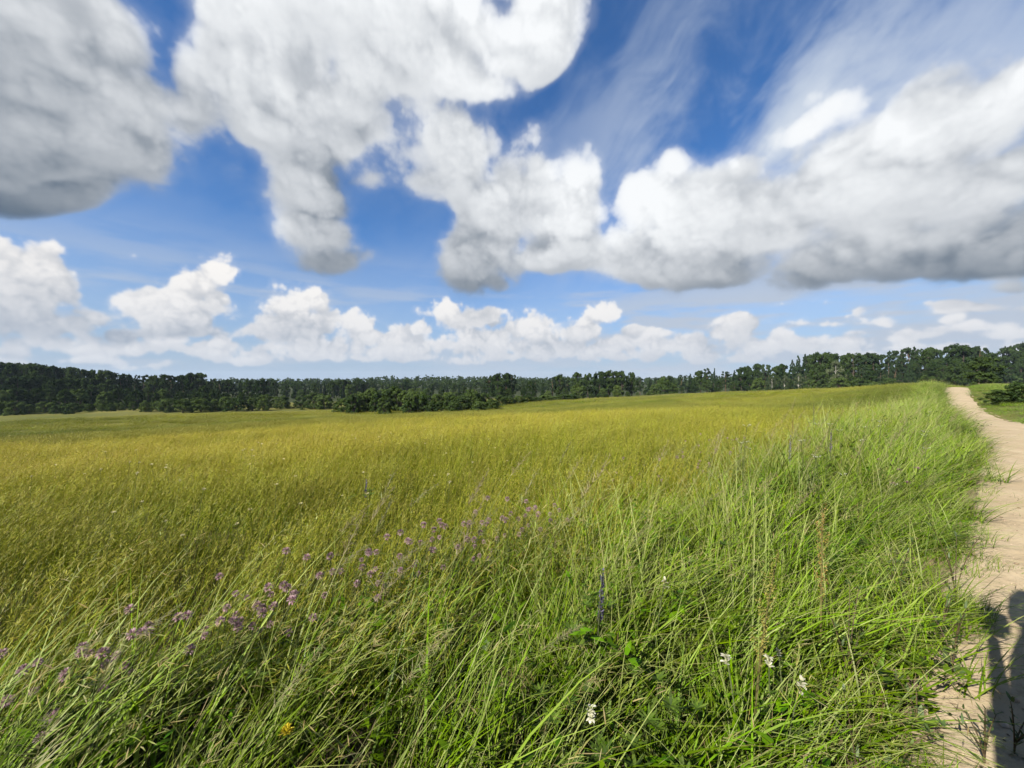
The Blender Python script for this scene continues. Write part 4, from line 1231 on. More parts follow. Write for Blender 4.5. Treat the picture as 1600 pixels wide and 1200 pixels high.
class Blades:
    """collects curved tapering blades as quad strips"""
    def __init__(self):
        self.V, self.Q, self.C, self.n = [], [], [], 0

    def add(self, base, L, W, phi, th0, kap, c0, c1, segs=4, yaw=None, shape=1.0, rng=None):
        base = np.asarray(base, float)
        N = len(base)
        L, W, phi, th0, kap = (np.broadcast_to(np.asarray(q, float), (N,)) for q in (L, W, phi, th0, kap))
        c0 = np.broadcast_to(np.asarray(c0, float), (N, 3))
        c1 = np.broadcast_to(np.asarray(c1, float), (N, 3))
        yaw = np.zeros(N) if yaw is None else yaw
        hx, hy = np.sin(phi), np.cos(phi)
        sx, sy = np.cos(phi + yaw), -np.sin(phi + yaw)
        p = base.copy()
        rows, cols = [], []
        for k in range(segs + 1):
            s = k / segs
            w = W * 0.5 * np.clip(1 - s ** (1.6 * shape), 0.04, 1) * (0.55 + 0.45 * min(1, s * 4))
            e = np.stack([sx * w, sy * w, np.zeros(N)], 1)
            rows.append(np.stack([p - e, p + e], 1))
            cols.append(np.repeat((c0 * (1 - s) + c1 * s)[:, None], 2, 1))
            th = th0 + kap * (s + 0.5 / segs)
            d = L / segs
            p = p + np.stack([hx * np.sin(th) * d, hy * np.sin(th) * d, np.cos(th) * d], 1)
        V = np.stack(rows, 1)                       # N, segs+1, 2, 3
        self.V.append(V.reshape(-1, 3))
        self.C.append(np.stack(cols, 1).reshape(-1, 3))
        k = (segs + 1) * 2
        b = self.n + np.arange(N)[:, None] * k + np.arange(segs)[None] * 2
        self.Q.append(np.stack([b, b + 1, b + 3, b + 2], -1).reshape(-1, 4))
        self.n += N * k
        return V

    def get(self):
        return np.concatenate(self.V), np.concatenate(self.Q), np.concatenate(self.C)


def stem_points(base, L, phi, th0, kap, s):
    """points at fraction s of curved stems"""
    p = np.asarray(base, float).copy()
    n = 8
    for k in range(n):
        q = (k + 0.5) / n * s
        th = th0 + kap * q
        d = L * s / n
        p = p + np.stack([np.sin(phi) * np.sin(th) * d, np.cos(phi) * np.sin(th) * d, np.cos(th) * d], 1)
    return p


def disc(rng, n, r):
    a, q = rng.random(n) * 6.283, r * np.sqrt(rng.random(n))
    return np.stack([q * np.cos(a), q * np.sin(a), np.full(n, -0.02)], 1)


def pick(rng, n, cols):
    c = np.array(cols)[rng.integers(len(cols), size=n)]
    return c * (0.8 + 0.4 * rng.random((n, 1)))


GREENS = [(.056, .108, .008), (.076, .134, .010), (.100, .162, .017), (.029, .062, .006)]
TIPS = [(.115, .168, .026), (.165, .200, .055), (.225, .235, .105)]
STRAW = [(.243, .201, .103), (.201, .152, .073), (.280, .243, .146)]
GOLD = [(.185, .185, .028), (.230, .218, .056), (.140, .152, .020), (.165, .135, .040)]
FAR_SHADED = [(.115, .124, .026), (.145, .146, .042), (.090, .104, .020)]  # far field: cloud shade painted in as a darker, duller olive
MEAD = [(.078, .116, .004), (.105, .140, .006), (.062, .096, .003)]


def panicle(B, rng, base, L, phi, th0, kap, cols, n=9, size=0.035, start=0.74, spread=0.9, width=0.0035):
    """loose seed head along the top of each stem"""
    N = len(base)
    for k in range(n):
        s = start + (1.0 - start) * k / (n - 1)
        p = stem_points(base, L, phi, th0, kap, s)
        ph = phi + rng.uniform(-2.2, 2.2, N)
        B.add(p, size * (1.25 - 0.7 * k / n) * rng.uniform(.7, 1.3, N), width, ph, th0 + kap * s + rng.uniform(0.1, spread, N), rng.uniform(-.2, .8, N),
              pick(rng, N, cols), pick(rng, N, cols), segs=2, yaw=rng.uniform(-1, 1, N), shape=2.0)


def clump_verge(rng, rad=0.17, dry=0.12, leafy=48, stems=2, tall=1.0):
    B = Blades()
    n = leafy
    L = rng.uniform(0.35, 0.95, n) * tall
    phi = WIND + rng.normal(size=n) * 1.0
    B.add(disc(rng, n, rad), L, rng.uniform(.004, .0125, n) * np.where(rng.random(n) < .3, .6, 1.0), phi, rng.uniform(0.0, 0.4, n), rng.uniform(0.3, 1.5, n),
          pick(rng, n, GREENS), pick(rng, n, TIPS), segs=5, yaw=rng.uniform(-.9, .9, n))
    n = int(leafy * 0.25)                            # short undergrowth
    B.add(disc(rng, n, rad * 1.2), rng.uniform(0.15, 0.4, n), rng.uniform(.004, .010, n), rng.random(n) * 6.28, rng.uniform(0.1, 0.8, n), rng.uniform(0.2, 1.2, n),
          pick(rng, n, GREENS[:2] + GREENS[3:]), pick(rng, n, GREENS), segs=3, yaw=rng.uniform(-.9, .9, n))
    n = max(1, int(leafy * dry))                     # last year's dry stalks
    B.add(disc(rng, n, rad), rng.uniform(0.3, 0.8, n), rng.uniform(.002, .0045, n), WIND + rng.normal(size=n) * 1.3, rng.uniform(0.1, 1.0, n), rng.uniform(0.1, 1.2, n),
          pick(rng, n, STRAW), pick(rng, n, STRAW), segs=4, yaw=rng.uniform(-.9, .9, n))
    n = stems                                        # flowering stems
    if n:
        b, L = disc(rng, n, rad), rng.uniform(0.75, 1.1, n) * tall
        phi, t0, kp = WIND + rng.normal(size=n) * 0.4, rng.uniform(0.05, 0.35, n), rng.uniform(0.3, 1.1, n)
        B.add(b, L, .0030, phi, t0, kp, pick(rng, n, GREENS), pick(rng, n, TIPS), segs=6, yaw=rng.uniform(-.9, .9, n), shape=4)
        panicle(B, rng, b, L, phi, t0, kp, STRAW + TIPS[1:], n=12, size=0.042, start=0.78)
    return B.get()


def clump_herb(rng, rad=0.14):
    """leafy herbs mixed into the verge"""
    B = Blades()
    n = 9
    b, L = disc(rng, n, rad), rng.uniform(0.3, 0.62, n)
    phi, t0, kp = rng.random(n) * 6.28, rng.uniform(0, .35, n), rng.uniform(.1, .7, n)
    B.add(b, L, .0038, phi, t0, kp, (.05, .075, .012), (.075, .11, .014), segs=4, shape=5)
    for k in range(13):
        p = stem_points(b, L, phi, t0, kp, .12 + .88 * k / 12)
        B.add(p, rng.uniform(.03, .075, n), rng.uniform(.010, .026, n), rng.random(n) * 6.28, rng.uniform(.6, 1.4, n), rng.uniform(-.1, .8, n),
              pick(rng, n, GREENS[:2] + GREENS[3:]), pick(rng, n, GREENS), segs=3, yaw=rng.uniform(-.3, .3, n), shape=2.3)
    n = 16
    B.add(disc(rng, n, rad), rng.uniform(.3, .7, n), rng.uniform(.003, .008, n), WIND + rng.normal(size=n), rng.uniform(0, .5, n), rng.uniform(.2, 1.3, n), pick(rng, n, GREENS), pick(rng, n, TIPS), segs=4, yaw=rng.uniform(-.9, .9, n))
    return B.get()


def clump_meadow(rng, rad=0.22, stems=34, fat=1.0, leaf=26, cols=GOLD):
    B = Blades()
    n = leaf
    B.add(disc(rng, n, rad), rng.uniform(0.22, 0.50, n), rng.uniform(.0025, .0048, n) * fat, WIND + rng.normal(size=n) * 1.1, rng.uniform(0.0, 0.35, n), rng.uniform(0.1, 0.9, n),
          pick(rng, n, MEAD), pick(rng, n, MEAD + TIPS[:1]), segs=3, yaw=rng.uniform(-.9, .9, n))
    n = stems
    b, L = disc(rng, n, rad), rng.uniform(0.42, 0.70, n)
    phi, t0, kp = WIND + rng.normal(size=n) * 0.8, rng.uniform(0.0, 0.2, n), rng.uniform(0.1, 0.7, n)
    B.add(b, L, .0020 * fat, phi, t0, kp, pick(rng, n, MEAD), pick(rng, n, cols), segs=4, yaw=rng.uniform(-.9, .9, n), shape=4)
    panicle(B, rng, b, L, phi, t0, kp, cols, n=5, size=0.032 * (0.7 + 0.3 * fat), start=0.8, spread=0.6, width=.0040 * fat)
    return B.get()


def clump_short(rng, rad=0.15, n=40):
    B = Blades()
    B.add(disc(rng, n, rad), rng.uniform(0.06, 0.28, n), rng.uniform(.003, .007, n), rng.random(n) * 6.28, rng.uniform(0.1, 0.7, n), rng.uniform(0.1, 1.3, n),
          pick(rng, n, GREENS), pick(rng, n, TIPS + GREENS), segs=3, yaw=rng.uniform(-.9, .9, n))
    n = 8
    B.add(disc(rng, n, rad), rng.uniform(0.05, 0.25, n), rng.uniform(.002, .004, n), rng.random(n) * 6.28, rng.uniform(0.5, 1.4, n), rng.uniform(0.0, 0.6, n),
          pick(rng, n, STRAW), pick(rng, n, STRAW), segs=3)
    return B.get()


def blade_material(name, gloss=0.35, trans=0.32, sat=1.0, gain=1.0):
    m = bpy.data.materials.new(name)
    m.use_nodes = True
    nt = m.node_tree
    nt.nodes.clear()
    out = nt.nodes.new('ShaderNodeOutputMaterial')
    at = nt.nodes.new('ShaderNodeAttribute')
    at.attribute_name = 'bcol'
    ins = nt.nodes.new('ShaderNodeAttribute')
    ins.attribute_type = 'INSTANCER'
    ins.attribute_name = 'tone'
    hsv = nt.nodes.new('ShaderNodeHueSaturation')
    oi = nt.nodes.new('ShaderNodeObjectInfo')
    nt.links.new(at.outputs['Color'], hsv.inputs['Color'])
    hsv.inputs['Saturation'].default_value = sat
    # tone < .5 greener and darker patches, > .5 riper
    tn = Nd(nt, ins.outputs['Fac'])
    rnd = Nd(nt, oi.outputs['Random'])
    nt.links.new((tn * -0.034 + 0.514 + rnd * 0.020 - 0.010).s, hsv.inputs['Hue'])
    nt.links.new(((tn * 0.55 + 0.54 + rnd * 0.46) * gain).s, hsv.inputs['Value'])
    p = nt.nodes.new('ShaderNodeBsdfPrincipled')
    p.inputs['Roughness'].default_value = 0.5
    p.inputs['Specular IOR Level'].default_value = gloss
    t = nt.nodes.new('ShaderNodeBsdfTranslucent')
    mx = nt.nodes.new('ShaderNodeMixShader')
    mx.inputs[0].default_value = trans
    nt.links.new(hsv.outputs[0], p.inputs['Base Color'])
    nt.links.new(hsv.outputs[0], t.inputs[0])
    nt.links.new(p.outputs[0], mx.inputs[1])
    nt.links.new(t.outputs[0], mx.inputs[2])
    nt.links.new(mx.outputs[0], out.inputs[0])
    return m


def scatter_group():
    """geometry nodes: the object's own mesh holds sample clumps (faces) and planting points (loose vertices)"""
    g = bpy.data.node_groups.new("plant_clumps", 'GeometryNodeTree')
    g.interface.new_socket("Geometry", in_out='INPUT', socket_type='NodeSocketGeometry')
    g.interface.new_socket("Geometry", in_out='OUTPUT', socket_type='NodeSocketGeometry')
    N, Lk = g.nodes, g.links
    gi, go = N.new('NodeGroupInput'), N.new('NodeGroupOutput')

    def named(name, typ):
        n = N.new('GeometryNodeInputNamedAttribute')
        n.data_type = typ
        n.inputs[0].default_value = name
        return n.outputs[0]
    sep = N.new('GeometryNodeSeparateGeometry')
    sep.domain = 'POINT'
    Lk.new(gi.outputs[0], sep.inputs[0])
    Lk.new(named('is_point', 'BOOLEAN'), sep.inputs[1])
    spl = N.new('GeometryNodeSplitToInstances')
    spl.domain = 'POINT'
    Lk.new(sep.outputs[1], spl.inputs[0])
    Lk.new(named('variant', 'INT'), spl.inputs['Group ID'])
    m2p = N.new('GeometryNodeMeshToPoints')
    Lk.new(sep.outputs[0], m2p.inputs[0])
    iop = N.new('GeometryNodeInstanceOnPoints')
    Lk.new(m2p.outputs[0], iop.inputs['Points'])
    Lk.new(spl.outputs[0], iop.inputs['Instance'])
    iop.inputs['Pick Instance'].default_value = True
    Lk.new(named('variant', 'INT'), iop.inputs['Instance Index'])
    e2r = N.new('FunctionNodeEulerToRotation')
    Lk.new(named('turn', 'FLOAT_VECTOR'), e2r.inputs[0])
    Lk.new(e2r.outputs[0], iop.inputs['Rotation'])
    Lk.new(named('size', 'FLOAT_VECTOR'), iop.inputs['Scale'])
    Lk.new(iop.outputs[0], go.inputs[0])
    return g


SCATTER = scatter_group()


def plant(name, label, cat, clumps, pts, turn, size, tone, mat, seed):
    """one stuff object: clumps instanced on pts"""
    rng = np.random.default_rng(seed)
    V, Q, C, var, n = [], [], [], [], 0
    for k, (v, q, c) in enumerate(clumps):
        V.append(v)
        Q.append(q + n)
        C.append(c)
        var.append(np.full(len(v), k))
        n += len(v)
    m = len(pts)
    V.append(pts)
    C.append(np.zeros((m, 3)))
    var.append(rng.integers(len(clumps), size=m))
    me = mesh_np(name, np.concatenate(V), np.concatenate(Q))
    set_color(me, 'bcol', np.concatenate(C))

    def attr(nm, typ, key, data):
        a = me.attributes.new(nm, typ, 'POINT')
        a.data.foreach_set(key, data)
    pad = lambda a, w: np.concatenate([np.zeros((n, w)), np.asarray(a).reshape(m, w)]).astype(np.float32).ravel()
    attr('is_point', 'BOOLEAN', 'value', np.concatenate([np.zeros(n, bool), np.ones(m, bool)]))
    attr('variant', 'INT', 'value', np.concatenate(var).astype(np.int32))
    attr('turn', 'FLOAT_VECTOR', 'vector', pad(turn, 3))
    attr('size', 'FLOAT_VECTOR', 'vector', pad(size, 3))
    attr('tone', 'FLOAT', 'value', pad(tone, 1))
    me.materials.append(mat)
    ob = link(bpy.data.objects.new(name, me))
    md = ob.modifiers.new("plant_clumps", 'NODES')
    md.node_group = SCATTER
    return tag(ob, label, cat, kind="stuff")


def wedge(rng, r0, r1, dens, a0, a1):
    area = 0.5 * math.radians(a1 - a0) * (r1 * r1 - r0 * r0)
    n = int(area * dens)
    a = np.radians(rng.uniform(a0, a1, n))
    r = np.sqrt(rng.uniform(r0 * r0, r1 * r1, n))
    return r * np.sin(a), r * np.cos(a), r


def field(bins, seed, keep, spin=0.5):
    rng = np.random.default_rng(seed)
    P, S, Tn, Tr = [], [], [], []
    for r0, r1, dens, sxy, a0, a1 in bins:
        x, y, r = wedge(rng, r0, r1, dens, a0, a1)
        t, u = to_tu(x, y)
        pr, hs, tone = keep(t, u, r, x, y)
        ok = rng.random(len(x)) < pr
        x, y, hs, tone = x[ok], y[ok], hs[ok], tone[ok]
        m = len(x)
        sc = rng.uniform(.8, 1.2, m)
        P.append(np.stack([x, y, ground_z(x, y)], 1))
        S.append(np.stack([sxy * sc, sxy * sc, hs * sc], 1))
        Tn.append(np.clip(tone + rng.normal(size=m) * 0.08, 0, 1))
        Tr.append(np.stack([np.zeros(m), np.zeros(m), rng.normal(size=m) * spin], 1))
    return np.concatenate(P), np.concatenate(Tr), np.concatenate(S), np.concatenate(Tn)


def verge_keep(t, u, r, x, y):
    e = u - road_l(t)
    wob = (fbm2(t * 0.6, u * 0.6, 3, 201) - 0.5) * 1.6
    patch = fbm2(x * 1.6, y * 1.6, 3, 202)
    pr = sstep(0.10, 0.5, e + (patch - 0.5) * 0.5) * sstep(2.75, 1.75, e + wob * 0.6)
    hs = 0.42 + 0.42 * sstep(0.3, 1.3, e) + (fbm2(x * 0.9, y * 0.9, 3, 203) - 0.5) * 0.9 - 0.25 * sstep(1.4, 2.2, e) * sstep(9, 4, r) + 0.32 * sstep(4, 10, r) + (fbm2(x * 2.2, y * 2.2, 2, 205) - 0.5) * 0.5 * sstep(4, 8, r)
    tone = 0.1 + 0.5 * fbm2(x * 0.7, y * 0.7, 3, 204) + 0.1 * sstep(1.5, 3.5, e)
    return pr, hs, tone


def meadow_keep(t, u, r, x, y):
    e = u - road_l(t)
    wob = (fbm2(t * 0.6, u * 0.6, 3, 201) - 0.5) * 1.6
    pr = sstep(1.5, 2.4, e + wob * 0.6)
    hs = 0.85 + (fbm2(x * 0.25, y * 0.25, 3, 206) - 0.5) * 0.5
    big = fbm2(x * 0.035 + 7, y * 0.05, 3, 207)
    band = fbm2(t * 0.02, u * 0.11, 3, 209)
    tone = 0.06 + 0.46 * sstep(3, 11, e) + 1.4 * (big - 0.42) + 1.5 * (band - 0.5) * sstep(7, 20, r) + 0.6 * (fbm2(x * 0.4, y * 0.4, 3, 208) - 0.5)
    return pr, hs, tone


def bank_keep(t, u, r, x, y):
    pr = sstep(0.1, 0.6, road_r(t) - u + (fbm2(x, y, 3, 211) - 0.5) * 0.6) * sstep(-14, -9, t)
    hs = 0.5 + 0.4 * fbm2(x * 0.3, y * 0.3, 2, 212) - 0.25 * sstep(2, 0.2, road_r(t) - u)
    return pr, hs, 0.1 + 0.5 * fbm2(x * 0.2, y * 0.2, 3, 213)


def sand_keep(t, u, r, x, y):
    e = u - road_l(t)
    patch = fbm2(x * 2.2, y * 2.2, 3, 221)
    pr = sstep(0.40, 0.56, patch) * sstep(-0.25, 0.08, e) * sstep(1.7, 0.9, e)
    return pr, 0.6 + 0.5 * fbm2(x * 3, y * 3, 2, 222), 0.25 + 0.5 * patch


VERGE_MAT = blade_material("verge_grass_blade", 0.16, 0.18, 1.17, 1.06)
MEADOW_MAT = blade_material("meadow_grass_blade", 0.15, 0.2, 1.12, 1.1)
_r = np.random.default_rng(31)
plant("verge_grass", "lush green wind-bent grass on the verge beside the road", "grass",
      [clump_verge(_r, dry=d, stems=s, tall=tl) for d, s, tl in ((.08, 2, 1), (.14, 3, 1), (.35, 3, .95), (.06, 0, .8), (.1, 3, 1.1), (.2, 2, .85), (.45, 4, 1), (.05, 1, .95))] + [clump_herb(_r) for k in range(3)],
      *field([(0.45, 3, 29, 1.05, -100, 100), (3, 7, 21, 1.1, -80, 75), (7, 14, 15, 1.3, -20, 68), (14, 30, 8, 1.7, 20, 66), (30, 95, 3, 2.6, 35, 60)], 41, verge_keep, 0.85), VERGE_MAT, 51)
_m = [clump_meadow(_r, cols=c) for c in (GOLD, GOLD[:3], GOLD + TIPS[1:], GOLD, GOLD[1:], GOLD)]
plant("near_meadow_grass", "fine ripening meadow grass with golden seed heads in the near field", "grass", _m,
      *field([(1.5, 6, 36, 1.05, -100, 70), (6, 13, 22, 1.2, -75, 66), (13, 24, 11, 1.6, -64, 64)], 42, meadow_keep), MEADOW_MAT, 52)
_f = [clump_meadow(_r, rad=0.55, stems=60, fat=2.6, leaf=30, cols=c) for c in (FAR_SHADED, FAR_SHADED[:2], FAR_SHADED)]
plant("far_meadow_grass", "golden olive hay grass, cloud shade put into its colour, on the far slope of the meadow", "grass", _f,
      *field([(24, 45, 4.5, 1.0, -62, 60), (45, 80, 1.6, 1.7, -60, 58), (80, 150, 0.5, 3.0, -59, 56)], 43, meadow_keep), MEADOW_MAT, 53)
plant("bank_grass", "short green grass on the bank right of the dirt road", "grass",
      [clump_verge(_r, rad=0.25, dry=.15, leafy=40, stems=1, tall=.6) for k in range(4)],
      *field([(5, 30, 9, 1.2, 50, 75), (4, 22, 6, 1.4, 75, 125), (30, 110, 2.2, 2.2, 46, 66)], 44, bank_keep), MEADOW_MAT, 54)
plant("sand_edge_grass", "sparse short tufts growing in the sand at the road edge", "grass", [clump_short(_r) for k in range(5)],
      *field([(0.8, 6, 60, 0.8, 20, 100), (6, 30, 16, 1.0, 40, 62)], 45, sand_keep), VERGE_MAT, 55)

# ------------------------------------------------------------------ single plants that can be picked out
def tint_material(name, rough=0.6, trans=0.25, spec=0.3):
    m = bpy.data.materials.new(name)
    m.use_nodes = True
    nt = m.node_tree
    p = nt.nodes['Principled BSDF']
    out = nt.nodes['Material Output']
    at = nt.nodes.new('ShaderNodeAttribute')
    at.attribute_name = 'bcol'
    oi = nt.nodes.new('ShaderNodeObjectInfo')
    hsv = nt.nodes.new('ShaderNodeHueSaturation')
    nt.links.new(at.outputs['Color'], hsv.inputs['Color'])
    nt.links.new((Nd(nt, oi.outputs['Random']) * 0.35 + 0.58).s, hsv.inputs['Value'])
    p.inputs['Roughness'].default_value = rough
    p.inputs['Specular IOR Level'].default_value = spec
    t = nt.nodes.new('ShaderNodeBsdfTranslucent')
    mx = nt.nodes.new('ShaderNodeMixShader')
    mx.inputs[0].default_value = trans
    nt.links.new(hsv.outputs[0], p.inputs['Base Color'])
    nt.links.new(hsv.outputs[0], t.inputs[0])
    nt.links.new(p.outputs[0], mx.inputs[1])
    nt.links.new(t.outputs[0], mx.inputs[2])
    nt.links.new(mx.outputs[0], out.inputs[0])
    return m


LEAF_MAT = tint_material("herb_leaf", 0.5, 0.28)
PETAL_MAT = tint_material("flower_petal", 0.6, 0.3, 0.2)
rp = np.random.default_rng(77)


def blades_mesh(name, B, mat):
    v, q, c = B.get()
    me = mesh_np(name, v, q)
    set_color(me, 'bcol', c)
    me.materials.append(mat)
    return me


def merge_mesh(name, items, mat):
    """items: (verts, quads, colour)"""
    V, Q, C, n = [], [], [], 0
    for v, q, c in items:
        V.append(v)
        Q.append(np.asarray(q) + n)
        C.append(np.broadcast_to(np.asarray(c, float), (len(v), 3)))
        n += len(v)
    me = mesh_np(name, np.concatenate(V), np.concatenate(Q), smooth=True)
    set_color(me, 'bcol', np.concatenate(C))
    me.materials.append(mat)
    return me


def stem_path(h, lean, phi, n=7):
    """curved stem from the ground; returns points"""
    out = []
    for i in range(n):
        s = i / (n - 1)
        out.append((math.sin(phi) * lean * s * s, math.cos(phi) * lean * s * s, h * s - (0.03 if i == 0 else 0)))
    return np.array(out)


def petals(centre, n, r, plen, pw, cols, rng, up=0.0, squash=1.0):
    """ball of little petals round a centre"""
    B = Blades()
    d = rng.normal(size=(n, 3))
    d[:, 2] = d[:, 2] * squash + up
    d /= np.linalg.norm(d, axis=1)[:, None]
    phi = np.arctan2(d[:, 0], d[:, 1])
    th = np.arccos(np.clip(d[:, 2], -1, 1))
    B.add(np.asarray(centre) + d * r * 0.35 * np.array((1, 1, squash)), plen, pw, phi, th, rng.uniform(-.3, .3, n), pick(rng, n, cols), pick(rng, n, cols), segs=2, yaw=rng.uniform(-1, 1, n), shape=2.2)
    return B


def put(name, loc, label, cat, group=None, rz=0.0, scale=1.0):
    root = bpy.data.objects.new(name, None)
    root.empty_display_size = 0.1
    root.location = loc
    root.rotation_euler = (0, 0, rz)
    root.scale = (scale,) * 3
    link(root)
    return tag(root, label, cat, group)


def part(name, me, root):
    return link(bpy.data.objects.new(name, me), root)


def at_ground(x, y):
    return (x, y, float(ground_z(x, y)))


# --- clover band between the verge and the meadow
CLO = [(.40, .23, .28), (.46, .31, .34), (.34, .20, .23), (.48, .38, .36)]
clover_protos = []
for k in range(6):
    h, lean, phi = rp.uniform(.43, .60), rp.uniform(.05, .22), WIND + rp.normal() * 0.5
    path = stem_path(h, lean, phi)
    v, q = tube_np(path, [.0022] * 6 + [.0015], 5)
    sm = merge_mesh("clover_stem", [(v, q, (.11, .13, .04))], LEAF_MAT)
    B = petals(path[-1] + (0, 0, .006), 90, .027, .0125, .005, CLO, rp, up=0.5, squash=0.85)
    hm = blades_mesh("clover_head", B, PETAL_MAT)
    B = Blades()
    for lf in range(1):
        p = path[3 + lf] + rp.normal(size=3) * (.03, .03, .0)
        n = 3
        B.add(np.repeat(p[None], n, 0), .035, .019, np.arange(n) * 2.09 + rp.random() * 6, 1.2, .2, (.07, .12, .02), (.10, .15, .03), segs=3, shape=2.0)
    lm = blades_mesh("clover_leaf", B, LEAF_MAT)
    clover_protos.append((sm, hm, lm))
_rc = random.Random(8)
for i in range(190):
    if i < 150:
        t = _rc.choice((-.62, -.45, .05, .3, .55, .85, 1.2, 1.55, 1.95)) + _rc.gauss(0, .16)
        u = 2.12 + _rc.gauss(0, .10) + .04 * t
    else:
        t, u = _rc.uniform(3, 8), 2.4 + _rc.gauss(0, .25)
    x, y = to_xy(t, u)
    side = ("band's leftmost patch at the bottom left", "second clover patch from the left", "third clover patch from the left", "dense middle patch of the clover band", "right-hand patch of the clover band", "thin far end of the clover band")[0 if t < -.1 else 1 if t < .5 else 2 if t < 1.2 else 3 if t < 1.75 else 4 if t < 3 else 5]
    r_ = put("clover_plant", at_ground(x, y), "pinkish purple clover head in the " + side, "clover", "clover along the meadow edge", _rc.uniform(-.6, .6), _rc.uniform(.75, 1.08))
    a, b, c = clover_protos[i % 6]
    part("stem", a, r_)
    part("flower_head", b, r_)
    part("leaf", c, r_)


# --- lupins
def palmate(B, p, n, ln, rng, tilt=1.1, cols=GREENS):
    B.add(np.repeat(np.asarray(p)[None], n, 0), ln * rng.uniform(.85, 1.1, n), ln * .2, np.arange(n) * 6.283 / n + rng.random() * 6, tilt + rng.normal(size=n) * .1, rng.uniform(-.1, .4, n),
          pick(rng, n, cols), pick(rng, n, TIPS[:1] + GREENS[1:3]), segs=3, yaw=np.zeros(n), shape=2.2)


def lupin_leaves(rng, n, hmax, spread):
    out, its = [], []
    for k in range(n):
        a, s = rng.random() * 6.28, spread * rng.uniform(.3, 1)
        h = hmax * rng.uniform(.55, 1)
        path = np.array([(0, 0, 0), (s * .35 * math.cos(a), s * .35 * math.sin(a), h * .55), (s * math.cos(a), s * math.sin(a), h)])
        its.append((*tube_np(path, [.0022, .002, .0014], 5), (.09, .13, .03)))
        B = Blades()
        palmate(B, path[-1], 9, rng.uniform(.045, .065), rng)
        out.append((blades_mesh("lupin_leaf", B, LEAF_MAT), merge_mesh("leaf_stalk", its[-1:], LEAF_MAT)))
    return out


def add_leaves(out, root):
    for a, b in out:
        part("leaf_stalk", b, part("leaf", a, root))


def lupin(x, y, h, label, colour):
    r_ = put("lupin", at_ground(x, y), label, "flower")
    path = stem_path(h, .04, 1.0)
    part("stem", merge_mesh("lupin_stem", [(*tube_np(path, [.004] * 5 + [.003, .0015], 6), (.10, .12, .05))], LEAF_MAT), r_)
    B = Blades()
    n = 90
    s = rp.random(n) ** 0.9
    p = np.array([path[-1] * (1 - q * .38) + path[0] * q * .38 for q in s])
    w = .004 + .009 * s
    B.add(p, w * 1.7 + .006, .009, rp.random(n) * 6.28, 1.0 + .5 * rp.random(n), -.9, pick(rp, n, colour), pick(rp, n, colour), segs=3, yaw=rp.uniform(-.5, .5, n), shape=2.5)
    part("flower_spike", blades_mesh("lupin_spike", B, PETAL_MAT), r_)
    add_leaves(lupin_leaves(rp, 9, h * .75, .16), r_)


BLUE = [(.16, .15, .30), (.22, .19, .34), (.30, .27, .38), (.12, .10, .20)]
lupin(.39, 1.76, .64, "fading blue lupin spike amid the near verge grass", BLUE)
lupin(3.25, 4.5, .85, "pale lilac lupin spike in the tall verge grass towards the road crest", [(.34, .30, .40), (.26, .22, .36)])
lupin(4.4, 5.3, .80, "dull violet lupin spike close to the road edge", [(.20, .15, .26), (.28, .2, .3)])
lupin(-1.6, 4.1, .50, "small blue lupin in the meadow behind the clover", BLUE)
lupin(6.2, 7.9, 1.0, "tall brownish lupin spike standing above the far verge", [(.20, .15, .15), (.15, .11, .11)])
for x, y, h, lb in ((.22, 1.32, .42, "palmate lupin leaves below the faded blue lupin"), (.52, 1.40, .45, "yellow-green lupin leaf tuft right of the faded blue lupin"),
                    (1.15, 2.25, .55, "bright green lupin leaf clump in the middle of the verge"), (.25, 1.12, .36, "lupin leaf rosette low in front beside the white vetch")):
    r_ = put("lupin_leaf_plant", at_ground(x, y), lb, "plant")
    add_leaves(lupin_leaves(rp, 13, h, .2), r_)


# --- white vetch
def white_flower(x, y, h, label, n=16):
    r_ = put("white_vetch", at_ground(x, y), label, "flower", None, rp.random() * 6)
    path = stem_path(h, .05, rp.random() * 6)
    part("stem", merge_mesh("vetch_stem", [(*tube_np(path, [.003] * 6 + [.002], 6), (.12, .15, .06))], LEAF_MAT), r_)
    B = Blades()
    s = rp.random(n)
    p = path[-1] - np.stack([0 * s, 0 * s, .045 * s], 1)
    B.add(p, rp.uniform(.014, .024, n), rp.uniform(.008, .012, n), rp.random(n) * 6.28, rp.uniform(.6, 1.4, n), rp.uniform(.3, 1.2, n), (.42, .42, .25), pick(rp, n, [(.72, .70, .60), (.62, .60, .50), (.75, .74, .68)]), segs=4, yaw=rp.uniform(-.6, .6, n), shape=3.5)
    part("flower_head", blades_mesh("vetch_head", B, PETAL_MAT), r_)["kind"] = "stuff"
    for k in range(5):
        B = Blades()
        palmate(B, path[1 + k % 4] + rp.normal(size=3) * (.02, .02, .02), 5, .04, rp)
        part("leaf", blades_mesh("vetch_leaf", B, LEAF_MAT), r_)


white_flower(.90, 1.50, .52, "white flower cluster at the foot of the yellow dock spike", 22)
white_flower(1.06, 1.56, .52, "white flower head just right of the dock spike, the upper one")
white_flower(1.05, 1.46, .50, "white flower head right of the dock spike, the lower one")
white_flower(.31, 1.25, .50, "tall white flower spike in the near verge below the blue lupin", 24)
white_flower(1.20, 1.45, .16, "low white flower on the sand at the bottom right of the verge", 22)
white_flower(.68, 1.83, .60, "small white flower right of the blue lupin", 10)
white_flower(1.22, 1.70, .40, "single white bud on the right flank of the dock", 6)


